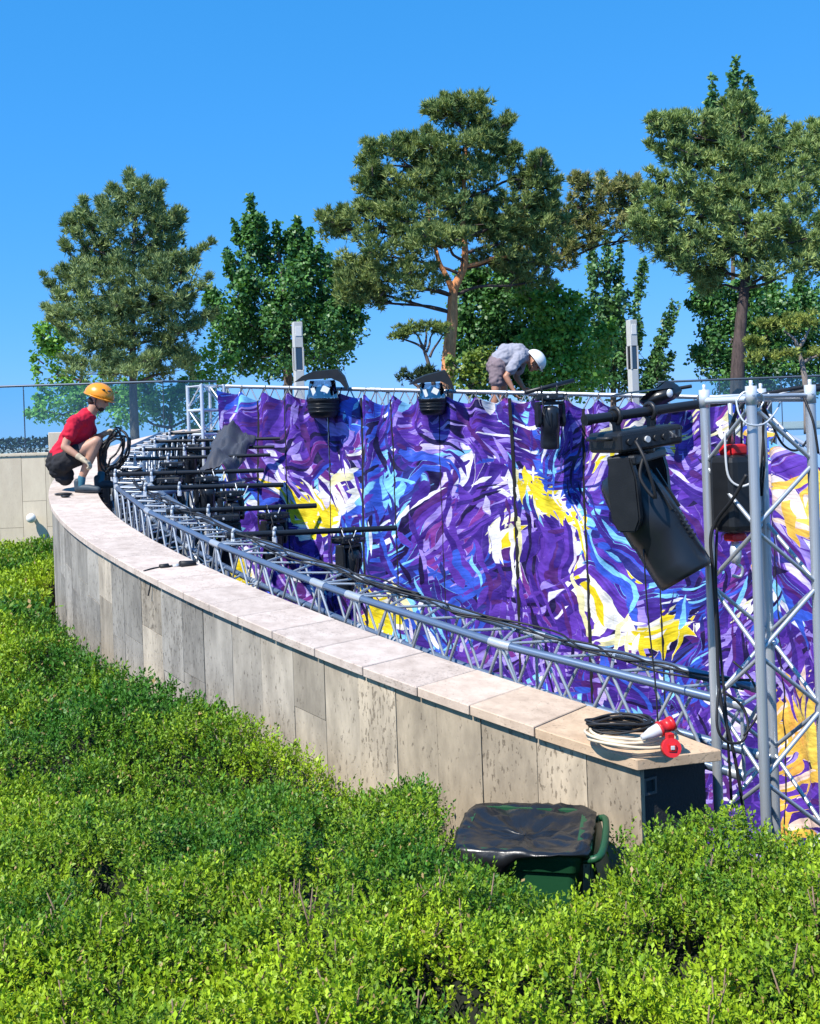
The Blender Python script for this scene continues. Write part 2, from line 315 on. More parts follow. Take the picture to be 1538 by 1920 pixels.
class MB:
    """collects shapes in world coordinates; build() links them as one mesh object under a parent"""
    def __init__(s): s.v = []; s.f = []; s.sm = []; s.uv = None
    def add(s, vs_, fs, smooth=False):
        k = len(s.v); s.v += [Vector(q) for q in vs_]
        for f in fs: s.f.append([i + k for i in f]); s.sm.append(smooth)
        return s
    def box(s, c, size, R=None, bev=0.0):
        c = Vector(c); hx, hy, hz = [q / 2 for q in size]
        if bev <= 0:
            vs_ = [Vector((x, y, z)) for x in (-hx, hx) for y in (-hy, hy) for z in (-hz, hz)]
            fs = [(0, 1, 3, 2), (4, 6, 7, 5), (0, 4, 5, 1), (2, 3, 7, 6), (0, 2, 6, 4), (1, 5, 7, 3)]
        else:
            bm = bmesh.new(); bmesh.ops.create_cube(bm, size=1.0)
            for v in bm.verts: v.co = Vector((v.co.x * size[0], v.co.y * size[1], v.co.z * size[2]))
            bmesh.ops.bevel(bm, geom=list(bm.edges), offset=bev, segments=2, profile=0.5, affect='EDGES')
            bm.verts.index_update()
            vs_ = [v.co.copy() for v in bm.verts]; fs = [[v.index for v in f.verts] for f in bm.faces]; bm.free()
        if R is not None: vs_ = [R @ v for v in vs_]
        return s.add([c + v for v in vs_], fs)
    def tube(s, pts, rad, n=8, closed=False, cap=True):
        pts = [Vector(p) for p in pts]; m = len(pts)
        if not hasattr(rad, '__len__'): rad = [rad] * m
        ref = None; rings = []
        for i, p in enumerate(pts):
            if closed: t = pts[(i + 1) % m] - pts[i - 1]
            else: t = pts[min(i + 1, m - 1)] - pts[max(i - 1, 0)]
            if t.length < 1e-9: t = Vector((0, 0, 1))
            t.normalize()
            if ref is None:
                ref = Vector((0, 0, 1)) if abs(t.z) < 0.9 else Vector((1, 0, 0))
            a = ref - t * ref.dot(t)
            if a.length < 1e-6: a = t.orthogonal()
            a.normalize(); ref = a; b = t.cross(a)
            rings.append([p + (a * math.cos(2 * math.pi * k / n) + b * math.sin(2 * math.pi * k / n)) * rad[i] for k in range(n)])
        vs_ = [q for r in rings for q in r]; fs = []
        for i in range(m if closed else m - 1):
            j = (i + 1) % m
            for k in range(n): fs.append((i * n + k, i * n + (k + 1) % n, j * n + (k + 1) % n, j * n + k))
        s.add(vs_, fs, True)
        if cap and not closed:
            s.add(rings[0], [list(range(n))[::-1]]); s.add(rings[-1], [list(range(n))])
        return s
    def sphere(s, c, r, nu=12, nv=8, R=None, zmin=-1.0):
        c = Vector(c)
        if not hasattr(r, '__len__'): r = (r, r, r)
        th0 = math.acos(max(-1, min(1, zmin)))
        vs_ = []; fs = []
        for i in range(nv + 1):
            th = th0 * i / nv
            for k in range(nu):
                ph = 2 * math.pi * k / nu
                v = Vector((r[0] * math.sin(th) * math.cos(ph), r[1] * math.sin(th) * math.sin(ph), r[2] * math.cos(th)))
                vs_.append(c + (R @ v if R is not None else v))
        for i in range(nv):
            for k in range(nu): fs.append((i * nu + k, (i + 1) * nu + k, (i + 1) * nu + (k + 1) % nu, i * nu + (k + 1) % nu))
        return s.add(vs_, fs, True)
    def prism(s, poly, ext):
        n = len(poly); ext = Vector(ext); poly = [Vector(p) for p in poly]
        vs_ = poly + [p + ext for p in poly]
        fs = [list(range(n))[::-1], [n + i for i in range(n)]] + [(i, (i + 1) % n, n + (i + 1) % n, n + i) for i in range(n)]
        return s.add(vs_, fs)
    def grid(s, rows, smooth=True, thick=0.0):
        nr, nc = len(rows), len(rows[0])
        vs_ = [q for r in rows for q in r]
        fs = [(i * nc + j, i * nc + j + 1, (i + 1) * nc + j + 1, (i + 1) * nc + j) for i in range(nr - 1) for j in range(nc - 1)]
        return s.add(vs_, fs, smooth)
    def build(s, name, mat, parent=None, kind=None):
        o = org(parent); me = bpy.data.meshes.new(name)
        me.from_pydata([tuple(v - o) for v in s.v], [], s.f)
        me.polygons.foreach_set('use_smooth', s.sm); me.update()
        bm = bmesh.new(); bm.from_mesh(me); bmesh.ops.remove_doubles(bm, verts=bm.verts, dist=1e-6)
        bmesh.ops.recalc_face_normals(bm, faces=bm.faces); bm.to_mesh(me); bm.free()
        ob = obj_from_mesh(name, me, mat, parent)
        if kind: ob['kind'] = kind
        return ob

def unit_rod_mesh(name, n=8):
    mb = MB(); mb.tube([(0, 0, 0), (0, 0, 1)], 1.0, n)
    me = bpy.data.meshes.new(name); me.from_pydata([tuple(v) for v in mb.v], [], mb.f); me.polygons.foreach_set('use_smooth', mb.sm); me.update()
    return me
RODS = {}
def rod(name, p0, p1, r, mat, parent, n=8):
    """one straight tube; alike tubes share one mesh"""
    key = (mat.name, n)
    if key not in RODS:
        RODS[key] = unit_rod_mesh('rod_' + mat.name, n); RODS[key].materials.append(mat)
    o = bpy.data.objects.new(name, RODS[key]); COL.objects.link(o); o.parent = parent
    p0 = Vector(p0); p1 = Vector(p1); d = p1 - p0
    o.matrix_basis = Matrix.Translation(p0 - org(parent)) @ d.to_track_quat('Z', 'Y').to_matrix().to_4x4() @ Matrix.Diagonal((r, r, d.length, 1))
    return o
def copy_tree(o, parent=None):
    c = o.copy(); COL.objects.link(c); c.parent = parent
    for ch in list(o.children): copy_tree(ch, c)
    return c
def rotz(a): return Matrix.Rotation(a, 3, 'Z')
def rotx(a): return Matrix.Rotation(a, 3, 'X')
def roty(a): return Matrix.Rotation(a, 3, 'Y')
def lerp(a, b, t): return a + (b - a) * t
def spline(pts, n=8):
    pts = [Vector(p) for p in pts]; out = []
    for i in range(len(pts) - 1):
        p0 = pts[max(i - 1, 0)]; p1 = pts[i]; p2 = pts[i + 1]; p3 = pts[min(i + 2, len(pts) - 1)]
        for k in range(n):
            t = k / n
            out.append(0.5 * ((2 * p1) + (p2 - p0) * t + (2 * p0 - 5 * p1 + 4 * p2 - p3) * t * t + (3 * p1 - p0 - 3 * p2 + p3) * t ** 3))
    out.append(pts[-1]); return out

def vnoise(x, y, seed=0):
    xi = np.floor(x).astype(np.int64); yi = np.floor(y).astype(np.int64); xf = x - xi; yf = y - yi
    def h(a, b):
        n = (a * 374761393 + b * 668265263 + seed * 974711) & 0x7fffffff
        n = ((n ^ (n >> 13)) * 1274126177) & 0x7fffffff
        return ((n ^ (n >> 16)) & 0xffff) / 65535.0
    u = xf * xf * (3 - 2 * xf); v = yf * yf * (3 - 2 * yf)
    return (h(xi, yi) * (1 - u) + h(xi + 1, yi) * u) * (1 - v) + (h(xi, yi + 1) * (1 - u) + h(xi + 1, yi + 1) * u) * v
def fbm(x, y, seed=0, o=4):
    s = 0; a = 0.5; t = 0
    for k in range(o): s = s + a * vnoise(x * 2 ** k, y * 2 ** k, seed + k); t += a; a *= 0.5
    return s / t

def mesh_np(name, verts, faces4, mat, parent=None, tint=None, smooth=False):
    """quads from numpy arrays; tint = colour for each vertex"""
    me = bpy.data.meshes.new(name); nv = len(verts); nf = len(faces4)
    me.vertices.add(nv); me.vertices.foreach_set('co', (verts - np.array(org(parent))).astype(np.float32).ravel())
    me.loops.add(nf * 4); me.loops.foreach_set('vertex_index', faces4.astype(np.int32).ravel())
    me.polygons.add(nf); me.polygons.foreach_set('loop_start', np.arange(0, nf * 4, 4, dtype=np.int32))
    if smooth: me.polygons.foreach_set('use_smooth', np.ones(nf, bool))
    me.update(calc_edges=True)
    if tint is not None:
        a = me.attributes.new('tint', 'FLOAT_COLOR', 'POINT')
        a.data.foreach_set('color', np.concatenate([tint, np.ones((nv, 1))], 1).astype(np.float32).ravel())
    return obj_from_mesh(name, me, mat, parent)

def unit(v): return v / np.maximum(np.linalg.norm(v, axis=-1, keepdims=True), 1e-9)
def blades(pos, direc, side, length, width, tint, belly=0.45):
    """one kite-shaped leaf for each row"""
    N = len(pos); L = length[:, None]; W = width[:, None]
    v = np.empty((N, 4, 3)); v[:, 0] = pos; v[:, 1] = pos + direc * L * belly + side * W / 2
    v[:, 2] = pos + direc * L; v[:, 3] = pos + direc * L * belly - side * W / 2
    f = np.arange(N * 4).reshape(N, 4)
    return v.reshape(-1, 3), f, np.repeat(tint, 4, axis=0)

# ------------------------------------------------------------------ the curved wall's line (outer top edge), near end first
CXP = [-1.5e-07, 0, 0, 0, 0, 0]
_pts = [(0.985, 4.885, -1.525), (0.68, 5.14, -1.473), (0.44, 5.34, -1.438), (0.21, 5.53, -1.40), (-0.01, 5.73, -1.36), (-0.24, 5.95, -1.32), (-0.44, 6.14, -1.28),
        (-0.63, 6.34, -1.24), (-0.89, 6.61, -1.19), (-1.23, 6.99, -1.125), (-1.545, 7.36, -1.065), (-2.03, 7.98, -0.965), (-2.61, 8.82, -0.84), (-3.16, 9.74, -0.72),
        (-3.55, 10.51, -0.62), (-4.06, 12.02, -0.45), (-4.40, 13.61, -0.27), (-4.46, 15.0, -0.10), (-4.27, 16.39, 0.065), (-3.76, 17.8, 0.22)]
_s = np.r_[0, np.cumsum([math.hypot(_pts[i + 1][0] - _pts[i][0], _pts[i + 1][1] - _pts[i][1]) for i in range(len(_pts) - 1)])]
_pc = [np.polyfit(_s, [p[k] for p in _pts], 6) for k in range(3)]
WLEN = float(_s[-1])
def wall_at(s, off=0.0):
    """point on the coping's outer top edge at arc length s, moved off metres inwards"""
    x, y, z = (float(np.polyval(c, s)) for c in _pc)
    dx, dy = (float(np.polyval(np.polyder(c), s)) for c in _pc[:2]); n = math.hypot(dx, dy)
    return Vector((x + dy / n * off, y - dx / n * off, z + EYE))
def wall_dir(s):
    dx, dy = (float(np.polyval(np.polyder(c), s)) for c in _pc[:2]); n = math.hypot(dx, dy)
    return Vector((dx / n, dy / n, 0))
WS = np.linspace(0, WLEN, 300); WXY = np.array([[np.polyval(c, s) for c in _pc[:2]] for s in WS])
WTAN = np.gradient(WXY, axis=0); WTAN = WTAN / np.linalg.norm(WTAN, axis=1)[:, None]
def wall_sd(x, y):
    """signed distance to the wall line: positive outside (hedge side)"""
    out = np.empty(len(x))
    for a in range(0, len(x), 20000):
        q = np.stack([x[a:a + 20000], y[a:a + 20000]], 1)[:, None, :] - WXY[None]
        d2 = (q ** 2).sum(2); k = d2.argmin(1); i = np.arange(len(k))
        cr = WTAN[k, 0] * q[i, k, 1] - WTAN[k, 1] * q[i, k, 0]
        out[a:a + 20000] = np.sqrt(d2[i, k]) * np.sign(cr)
    return out

# ================================================================== SETTING
FLOOR = -1.9; TERR = 2.62
def sheet(name, pts, z, mat):
    mb = MB(); mb.add([(x, y, z) for x, y in pts], [list(range(len(pts)))]); o = mb.build(name, mat); o['kind'] = 'structure'; return o
# lower ground on the hedge side, terrace behind, sunken floor between
inner = [wall_at(s, 0.30) for s in np.linspace(0, WLEN, 40)]
gpts = [(-60, -60), (60, -60), (60, 4.45), (1.25, 4.95)] + [(p.x, p.y) for p in inner] + [(-4.5, 19.6), (-9.9, 19.4), (-60, 19.4)]
sheet('ground', gpts, 0.0, M['soil'])
sheet('arena_floor', [(-8, 2), (40, 2), (40, 24), (-8, 24)], FLOOR, M['floor'])
TW = [(-3000, 19.6), (-10, 19.6), (-4.8, 19.9), (-2.2, 21.2), (14, 22.5), (3000, 22.5), (3000, 3000), (-3000, 3000)]
sheet('terrace_ground', TW, TERR, M['paving'])

# ------------------------------------------------------------------ curved stone wall
def curved_wall():
    root = thing('curved_stone_wall', wall_at(0, 0.25) * 1.0, 'long low curved travertine wall with pale sloping coping, sweeping behind the hedge', 'wall')
    # core
    ss = np.linspace(0.06, WLEN, 70); mb = MB()
    rows = []
    for s in ss:
        a = wall_at(s, 0.075); b = wall_at(s, 0.455)
        rows.append([Vector((a.x, a.y, -0.2)), Vector((a.x, a.y, a.z - 0.06)), Vector((b.x, b.y, b.z - 0.06)), Vector((b.x, b.y, FLOOR))])
    mb.grid(rows, False); mb.build('wall_core', M['core'], root)
    # coping slabs
    s = 0.0; k = 0; rs = random.Random(3); first = True
    while s < WLEN - 0.1:
        L = 0.55 if first else rs.choice((0.36, 0.38, 0.40, 0.42))
        s1 = min(s + L, WLEN); mb = MB(); g = 0.0035
        dz = rs.uniform(-0.002, 0.003)
        rows = []
        for t in np.linspace(s + g, s1 - g, 4):
            a = wall_at(t, 0.0); b = wall_at(t, 0.51)
            rows.append((a, b))
        if first:   # the end slab is cut square to the path, not to the curve
            rows[0] = (wall_at(0.0, 0) + Vector((0.0, 0, 0)), P(1353, 1406, 5.0))
            e = rows[0]; rows.insert(0, (e[0] + Vector((0, 0, 0)), e[1])); rows.pop(0)
        top = [[a + Vector((0, 0, dz)), b + Vector((0, 0, dz))] for a, b in rows]; T = 0.052
        nr = len(top); vs_ = []
        for a, b in top: vs_ += [a, b, b - Vector((0, 0, T)), a - Vector((0, 0, T))]
        fs = []
        for i in range(nr - 1):
            for q in range(4): fs.append((i * 4 + q, i * 4 + (q + 1) % 4, (i + 1) * 4 + (q + 1) % 4, (i + 1) * 4 + q))
        fs += [(0, 1, 2, 3), tuple(4 * (nr - 1) + q for q in (3, 2, 1, 0))]
        mb.add(vs_, fs); o = mb.build('coping_slab', M['coping'], root)
        bm = bmesh.new(); bm.from_mesh(o.data)
        bmesh.ops.bevel(bm, geom=[e for e in bm.edges if e.calc_face_angle(0) > 0.6], offset=0.004, segments=1, affect='EDGES'); bm.to_mesh(o.data); bm.free()
        v = rs.uniform(0.9, 1.08); w = max(0, 1 - s / 1.5)
        o.color = (v, v * (1 - 0.05 - 0.13 * w), v * (1 - 0.08 - 0.32 * w), 1)
        if first: o['label'] = 'honey coloured end slab of the coping'
        s = s1; first = False
    # facing panels, two courses
    s = 0.0; rs = random.Random(9); k = 0
    while s < WLEN - 0.5:
        L = rs.choice((0.30, 0.34, 0.37, 0.28)); s1 = s + L; g = 0.002
        a0 = wall_at(s + g, 0.03); a1 = wall_at(s1 - g, 0.03); b0 = wall_at(s + g, 0.072); b1 = wall_at(s1 - g, 0.072)
        zt0 = a0.z - 0.058; zt1 = a1.z - 0.058
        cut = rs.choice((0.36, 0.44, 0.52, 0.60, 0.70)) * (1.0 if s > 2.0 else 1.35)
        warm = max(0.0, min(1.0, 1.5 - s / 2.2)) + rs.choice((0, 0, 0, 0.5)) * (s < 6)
        for part, (zl0, zh0, zl1, zh1) in enumerate(((zt0 - cut, zt0, zt1 - cut, zt1), (-0.15, zt0 - cut - 0.004, -0.15, zt1 - cut - 0.004))):
            prd = rs.uniform(-0.003, 0.003)
            off = wall_dir(0.5 * (s + s1)); nrm = Vector((-off.y, off.x, 0)) * prd
            mb = MB()
            vs_ = [Vector((a0.x, a0.y, zl0)) + nrm, Vector((a1.x, a1.y, zl1)) + nrm, Vector((a1.x, a1.y, zh1)) + nrm, Vector((a0.x, a0.y, zh0)) + nrm,
                   Vector((b0.x, b0.y, zl0)), Vector((b1.x, b1.y, zl1)), Vector((b1.x, b1.y, zh1)), Vector((b0.x, b0.y, zh0))]
            mb.add(vs_, [(0, 1, 2, 3), (7, 6, 5, 4), (0, 4, 5, 1), (3, 2, 6, 7), (1, 5, 6, 2), (0, 3, 7, 4)])
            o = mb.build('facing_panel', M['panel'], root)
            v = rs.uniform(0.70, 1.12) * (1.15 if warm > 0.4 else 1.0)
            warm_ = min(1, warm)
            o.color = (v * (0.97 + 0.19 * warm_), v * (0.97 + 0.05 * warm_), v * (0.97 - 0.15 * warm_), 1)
        s = s1; k += 1
    # dark end face, set back under the end slab
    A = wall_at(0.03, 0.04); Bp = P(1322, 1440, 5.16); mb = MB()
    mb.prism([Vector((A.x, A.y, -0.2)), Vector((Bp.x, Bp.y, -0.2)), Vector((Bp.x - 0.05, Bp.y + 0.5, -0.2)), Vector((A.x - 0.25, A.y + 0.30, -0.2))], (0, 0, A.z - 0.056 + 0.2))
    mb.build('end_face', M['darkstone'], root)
    ft = Vector((Bp.x - A.x, Bp.y - A.y, 0)).normalized(); nf = Vector((ft.y, -ft.x, 0))
    c = P(1233, 1479, 4.93); c = Vector((A.x, A.y, c.z)) + ft * ((c - A).dot(ft)) + nf * 0.006
    mb = MB(); R = Matrix((ft, nf, Vector((0, 0, 1)))).transposed()
    for dx, dz, sx, sz in ((-0.033, 0, 0.012, 0.08), (0.033, 0, 0.012, 0.08), (0, 0.034, 0.054, 0.012), (0, -0.034, 0.054, 0.012)):
        mb.box(c + R @ Vector((dx, 0, dz)), (sx, 0.012, sz), R)
    mb.build('socket_frame', simple('socket_grey', (0.09, 0.09, 0.09), 0.6), root)
    return root
WALL = curved_wall()

# ------------------------------------------------------------------ tan retaining wall with panels, wall lamp, glass railing
def tan_wall():
    A = Vector((-13.6, 19.3, 0)); B = Vector((-4.6, 19.7, 0)); d = (B - A).normalized(); nrm = Vector((d.y, -d.x, 0)); L = (B - A).length
    root = thing('tan_retaining_wall', A, 'tan limestone panelled retaining wall below the glass railing at left', 'wall')
    R = Matrix((d, nrm, Vector((0, 0, 1)))).transposed()
    mb = MB(); mb.box(A + d * L / 2 - nrm * 0.16 + Vector((0, 0, 1.3)), (L, 0.2, 2.6), R); mb.build('wall_core', M['core'], root)
    rs = random.Random(5); x = 0.0; k = 0
    while x < L - 0.3:
        w = 0.43; c = A + d * (x + w / 2)
        cut = 1.82 if k % 2 else 1.34
        for z0, z1 in ((0.0, cut), (cut + 0.006, 2.655)):
            mb = MB(); mb.box(c + nrm * (-0.03 + rs.uniform(-0.002, 0.002)) + Vector((0, 0, (z0 + z1) / 2)), (w - 0.006, 0.05, z1 - z0), R)
            o = mb.build('facing_panel', M['tan'], root); v = rs.uniform(0.93, 1.06); o.color = (v, v, v, 1)
        x += w; k += 1
    mb = MB(); mb.box(A + d * L / 2 - nrm * 0.10 + Vector((0, 0, 2.685)), (L, 0.24, 0.05), R, 0.006)
    o = mb.build('coping', M['tan'], root)
    # round wall lamp
    c = P(57, 972, 19.4); t = (c - A).dot(d); base = A + d * t; base.z = c.z
    lamp = thing('wall_lamp', base, 'small round white lamp fixed low on the tan wall', 'lamp')
    mb = MB(); mb.tube([base, base + nrm * 0.10], 0.035, 12); mb.build('stem', M['greypl'], lamp)
    mb = MB(); mb.sphere(base + nrm * 0.15, 0.088, 16, 12); mb.build('globe', M['white'], lamp)
    # stone pier where the tan wall meets the curve
    c0 = P(100, 800, 14.6); mb = MB()
    root2 = thing('stone_pier', Vector((c0.x, c0.y, 2.3)), 'short tan stone block behind the crouching worker', 'pier')
    mb.box(Vector((c0.x + 0.07, c0.y + 0.1, 2.62)), (0.30, 0.5, 0.76), rotz(0.25), 0.008)
    o = mb.build('block', M['tan'], root2); o.color = (1, 1, 1, 1)
    return A, B, d, nrm
TWA, TWB, TWD, TWN = tan_wall()

def railing(name, pts, ztop, zbot, label):
    root = thing(name, Vector((pts[0][0], pts[0][1], zbot)), label, 'railing', 'glass railings on the terrace')
    for i in range(len(pts) - 1):
        a = Vector((*pts[i], 0)); b = Vector((*pts[i + 1], 0)); L = (b - a).length; d = (b - a) / L; nrm = Vector((d.y, -d.x, 0))
        R = Matrix((d, nrm, Vector((0, 0, 1)))).transposed(); n = max(1, round(L / 1.25)); w = L / n
        rod('top_rail', a + Vector((0, 0, ztop)), b + Vector((0, 0, ztop)), 0.022, M['rail'], root)
        for k in range(n):
            c = a + d * (k + 0.5) * w; mb = MB(); mb.box(c + Vector((0, 0, (zbot + ztop) / 2)), (w - 0.02, 0.014, ztop - zbot - 0.05), R)
            mb.build('glass_pane', M['glass'], root)
            q = a + d * k * w
            rod('post', q + Vector((0, 0, zbot - 0.1)), q + Vector((0, 0, ztop)), 0.010, M['rail'], root)
    return root
railing('glass_railing', [(TWA.x, TWA.y + 0.25), (TWB.x, TWB.y + 0.3), (-3.7, 20.6)], 3.96, 2.66, 'glass railing above the tan wall, behind the crouching worker')
railing('glass_railing', [(4.9, 20.9), (13, 20.0)], 3.66, 2.5, 'glass railing with pale rail behind the silver tower')

# ================================================================== TRUSSES
def truss_line(root, path, w=0.35, h=0.35, r=0.024, rb=0.0095, pitch=0.33, mat='bluesteel', bmat='steel', joint=0.0):
    """box truss along straight segments; path gives the near top chord, the other chords lie inwards (side vector) and below"""
    for i in range(len(path) - 1):
        (a, sa), (b, sb) = path[i], path[i + 1]
        ch = []
        for ox, oz in ((0, 0), (1, 0), (0, -1), (1, -1)):
            ch.append((a + sa * w * ox + Vector((0, 0, h * oz)), b + sb * w * ox + Vector((0, 0, h * oz))))
        for p0, p1 in ch: rod('chord', p0, p1, r, M[mat], root, 10)
        L = (b - a).length; n = max(1, round(L / pitch))
        for (u, v) in ((0, 2), (1, 3), (0, 1), (2, 3)):
            for k in range(n):
                t0, t1 = k / n, (k + 1) / n; tm = (t0 + t1) / 2
                if u == 0 and v == 1: # flat ladder on top
                    rod('brace', lerp(*ch[u], t0), lerp(*ch[v], tm), rb, M[bmat], root, 6)
                    rod('brace', lerp(*ch[v], tm), lerp(*ch[u], t1), rb, M[bmat], root, 6)
                elif u == 2: 
                    rod('brace', lerp(*ch[u], t0), lerp(*ch[v], t1), rb, M[bmat], root, 6)
                else:
                    rod('brace', lerp(*ch[u], t0), lerp(*ch[v], tm), rb, M[bmat], root, 6)
                    rod('brace', lerp(*ch[v], tm), lerp(*ch[u], t1), rb, M[bmat], root, 6)
        # couplers and end frames
        for p0, p1 in ch:
            d = (p1 - p0).normalized(); 
            rod('coupler', p0 - d * 0.005, p0 + d * 0.075, r * 1.16, M['steel'], root, 10)
            rod('coupler', p1 - d * 0.075, p1 + d * 0.0, r * 1.16, M['steel'], root, 10)
        for c0, c1 in ((0, 1), (1, 3), (3, 2), (2, 0)):
            rod('brace', ch[c0][0], ch[c1][0], rb, M[bmat], root, 6)
TKN = [-0.25, 1.25, 2.55, 2.95, 4.45, 6.1, 7.7, 9.4, 11.2, 12.9]
TPATH = []
for s in TKN:
    s_ = max(s, 0.0)
    p = wall_at(s_, 0.51 + 0.15); d = wall_dir(s_); side = Vector((d.y, -d.x, 0))
    if s < 0: p = p + d * s
    p.z += 0.135
    TPATH.append((p, side))
TRUSS = thing('curved_lighting_truss', TPATH[0][0] - Vector((0, 0, 0.35)), 'long low aluminium box truss curving along the inside of the stone wall', 'truss')
truss_line(TRUSS, TPATH)
# legs that carry it
for p, sd_ in TPATH[1::2]:
    for ox in (0, 1):
        q = p + sd_ * 0.35 * ox; rod('leg', Vector((q.x, q.y, FLOOR)), Vector((q.x, q.y, q.z - 0.35)), 0.024, M['steel'], TRUSS)

def square_tower(root, M0, e1, e2, z0, z1, r, rb, half, mat='steel', first=0.0):
    legs = [M0, M0 + e1, M0 + e1 + e2, M0 + e2]
    for q in legs:
        rod('leg', Vector((q.x, q.y, z0)), Vector((q.x, q.y, z1)), r, M[mat], root, 14)
    for i in range(4):
        a, b = legs[i], legs[(i + 1) % 4]; z = z1 - first; k = i % 2
        while z - half > z0:
            p0, p1 = (a, b) if k % 2 == 0 else (b, a)
            rod('brace', Vector((p0.x, p0.y, z)), Vector((p1.x, p1.y, z - half)), rb, M[mat], root, 8)
            z -= half + 0.02; k += 1
        for zz in (z1 - 0.02, z0 + 0.05): rod('brace', Vector((a.x, a.y, zz)), Vector((b.x, b.y, zz)), rb, M[mat], root, 8)
    return legs
# near tower at right
M0 = P(1418, 1000, 5.0); ztop = P(1408, 735, 5.0).z
e1 = Vector((-0.13, 0.325, 0)); e2 = Vector((0.325, 0.13, 0))
TOWER = thing('truss_tower', Vector((M0.x, M0.y, FLOOR)), 'tall silver truss tower with cables, standing close at right', 'truss tower')
LEGS = square_tower(TOWER, Vector((M0.x, M0.y, 0)), e1, e2, FLOOR, ztop, 0.0245, 0.0105, 0.275, first=0.06)
for q in LEGS:
    mb = MB(); b = Vector((q.x, q.y, ztop))
    mb.tube([b - Vector((0, 0, 0.06)), b + Vector((0, 0, 0.028))], 0.0272, 14); mb.tube([b + Vector((0, 0, 0.02)), b + Vector((0, 0, 0.055))], 0.009, 10); mb.tube([b + Vector((0.0, -0.03, -0.012)), b + Vector((0.0, 0.03, -0.012))], 0.005, 8)
    mb.build('spigot', M['bright'], TOWER)
# far corner tower and banner-top truss
F0 = P(379, 760, 14.0); fz = P(378, 720, 14.0).z
FT = thing('corner_truss_tower', Vector((F0.x, F0.y, FLOOR)), 'pale square truss corner standing at the left end of the painted backdrop', 'truss tower')
square_tower(FT, Vector((F0.x, F0.y, 0)), Vector((-0.235, 0.25, 0)), Vector((0.25, 0.235, 0)), FLOOR, fz, 0.024, 0.011, 0.30, 'bright')
for zz in (fz - 0.34, fz - 0.66):
    lg = [Vector((F0.x, F0.y, zz)), Vector((F0.x - 0.235, F0.y + 0.25, zz)), Vector((F0.x + 0.015, F0.y + 0.485, zz)), Vector((F0.x + 0.25, F0.y + 0.235, zz))]
    for i in range(4): rod('brace', lg[i], lg[(i + 1) % 4], 0.02, M['bright'], FT, 8)
BA = P(425, 724, 14.35); BB = P(1445, 747, 11.55)
bdir = Vector((BB.x - BA.x, BB.y - BA.y, 0)).normalized(); bnr = Vector((-bdir.y, bdir.x, 0))      # bnr points away from the viewer
BT = thing('backdrop_truss', BA - Vector((0, 0, 0.35)), 'long straight truss carrying the painted backdrop along its top', 'truss')
truss_line(BT, [(lerp(BA, BB, t), bnr) for t in (0, 0.32, 0.66, 1.0)], mat='steel', pitch=0.4)
for t in (0.32, 0.66, 1.0):
    q = lerp(BA, BB, t)
    for ox in (0, 0.35):
        g = q + bnr * ox; rod('leg', Vector((g.x, g.y, FLOOR)), Vector((g.x, g.y, q.z - 0.35)), 0.024, M['steel'], BT)

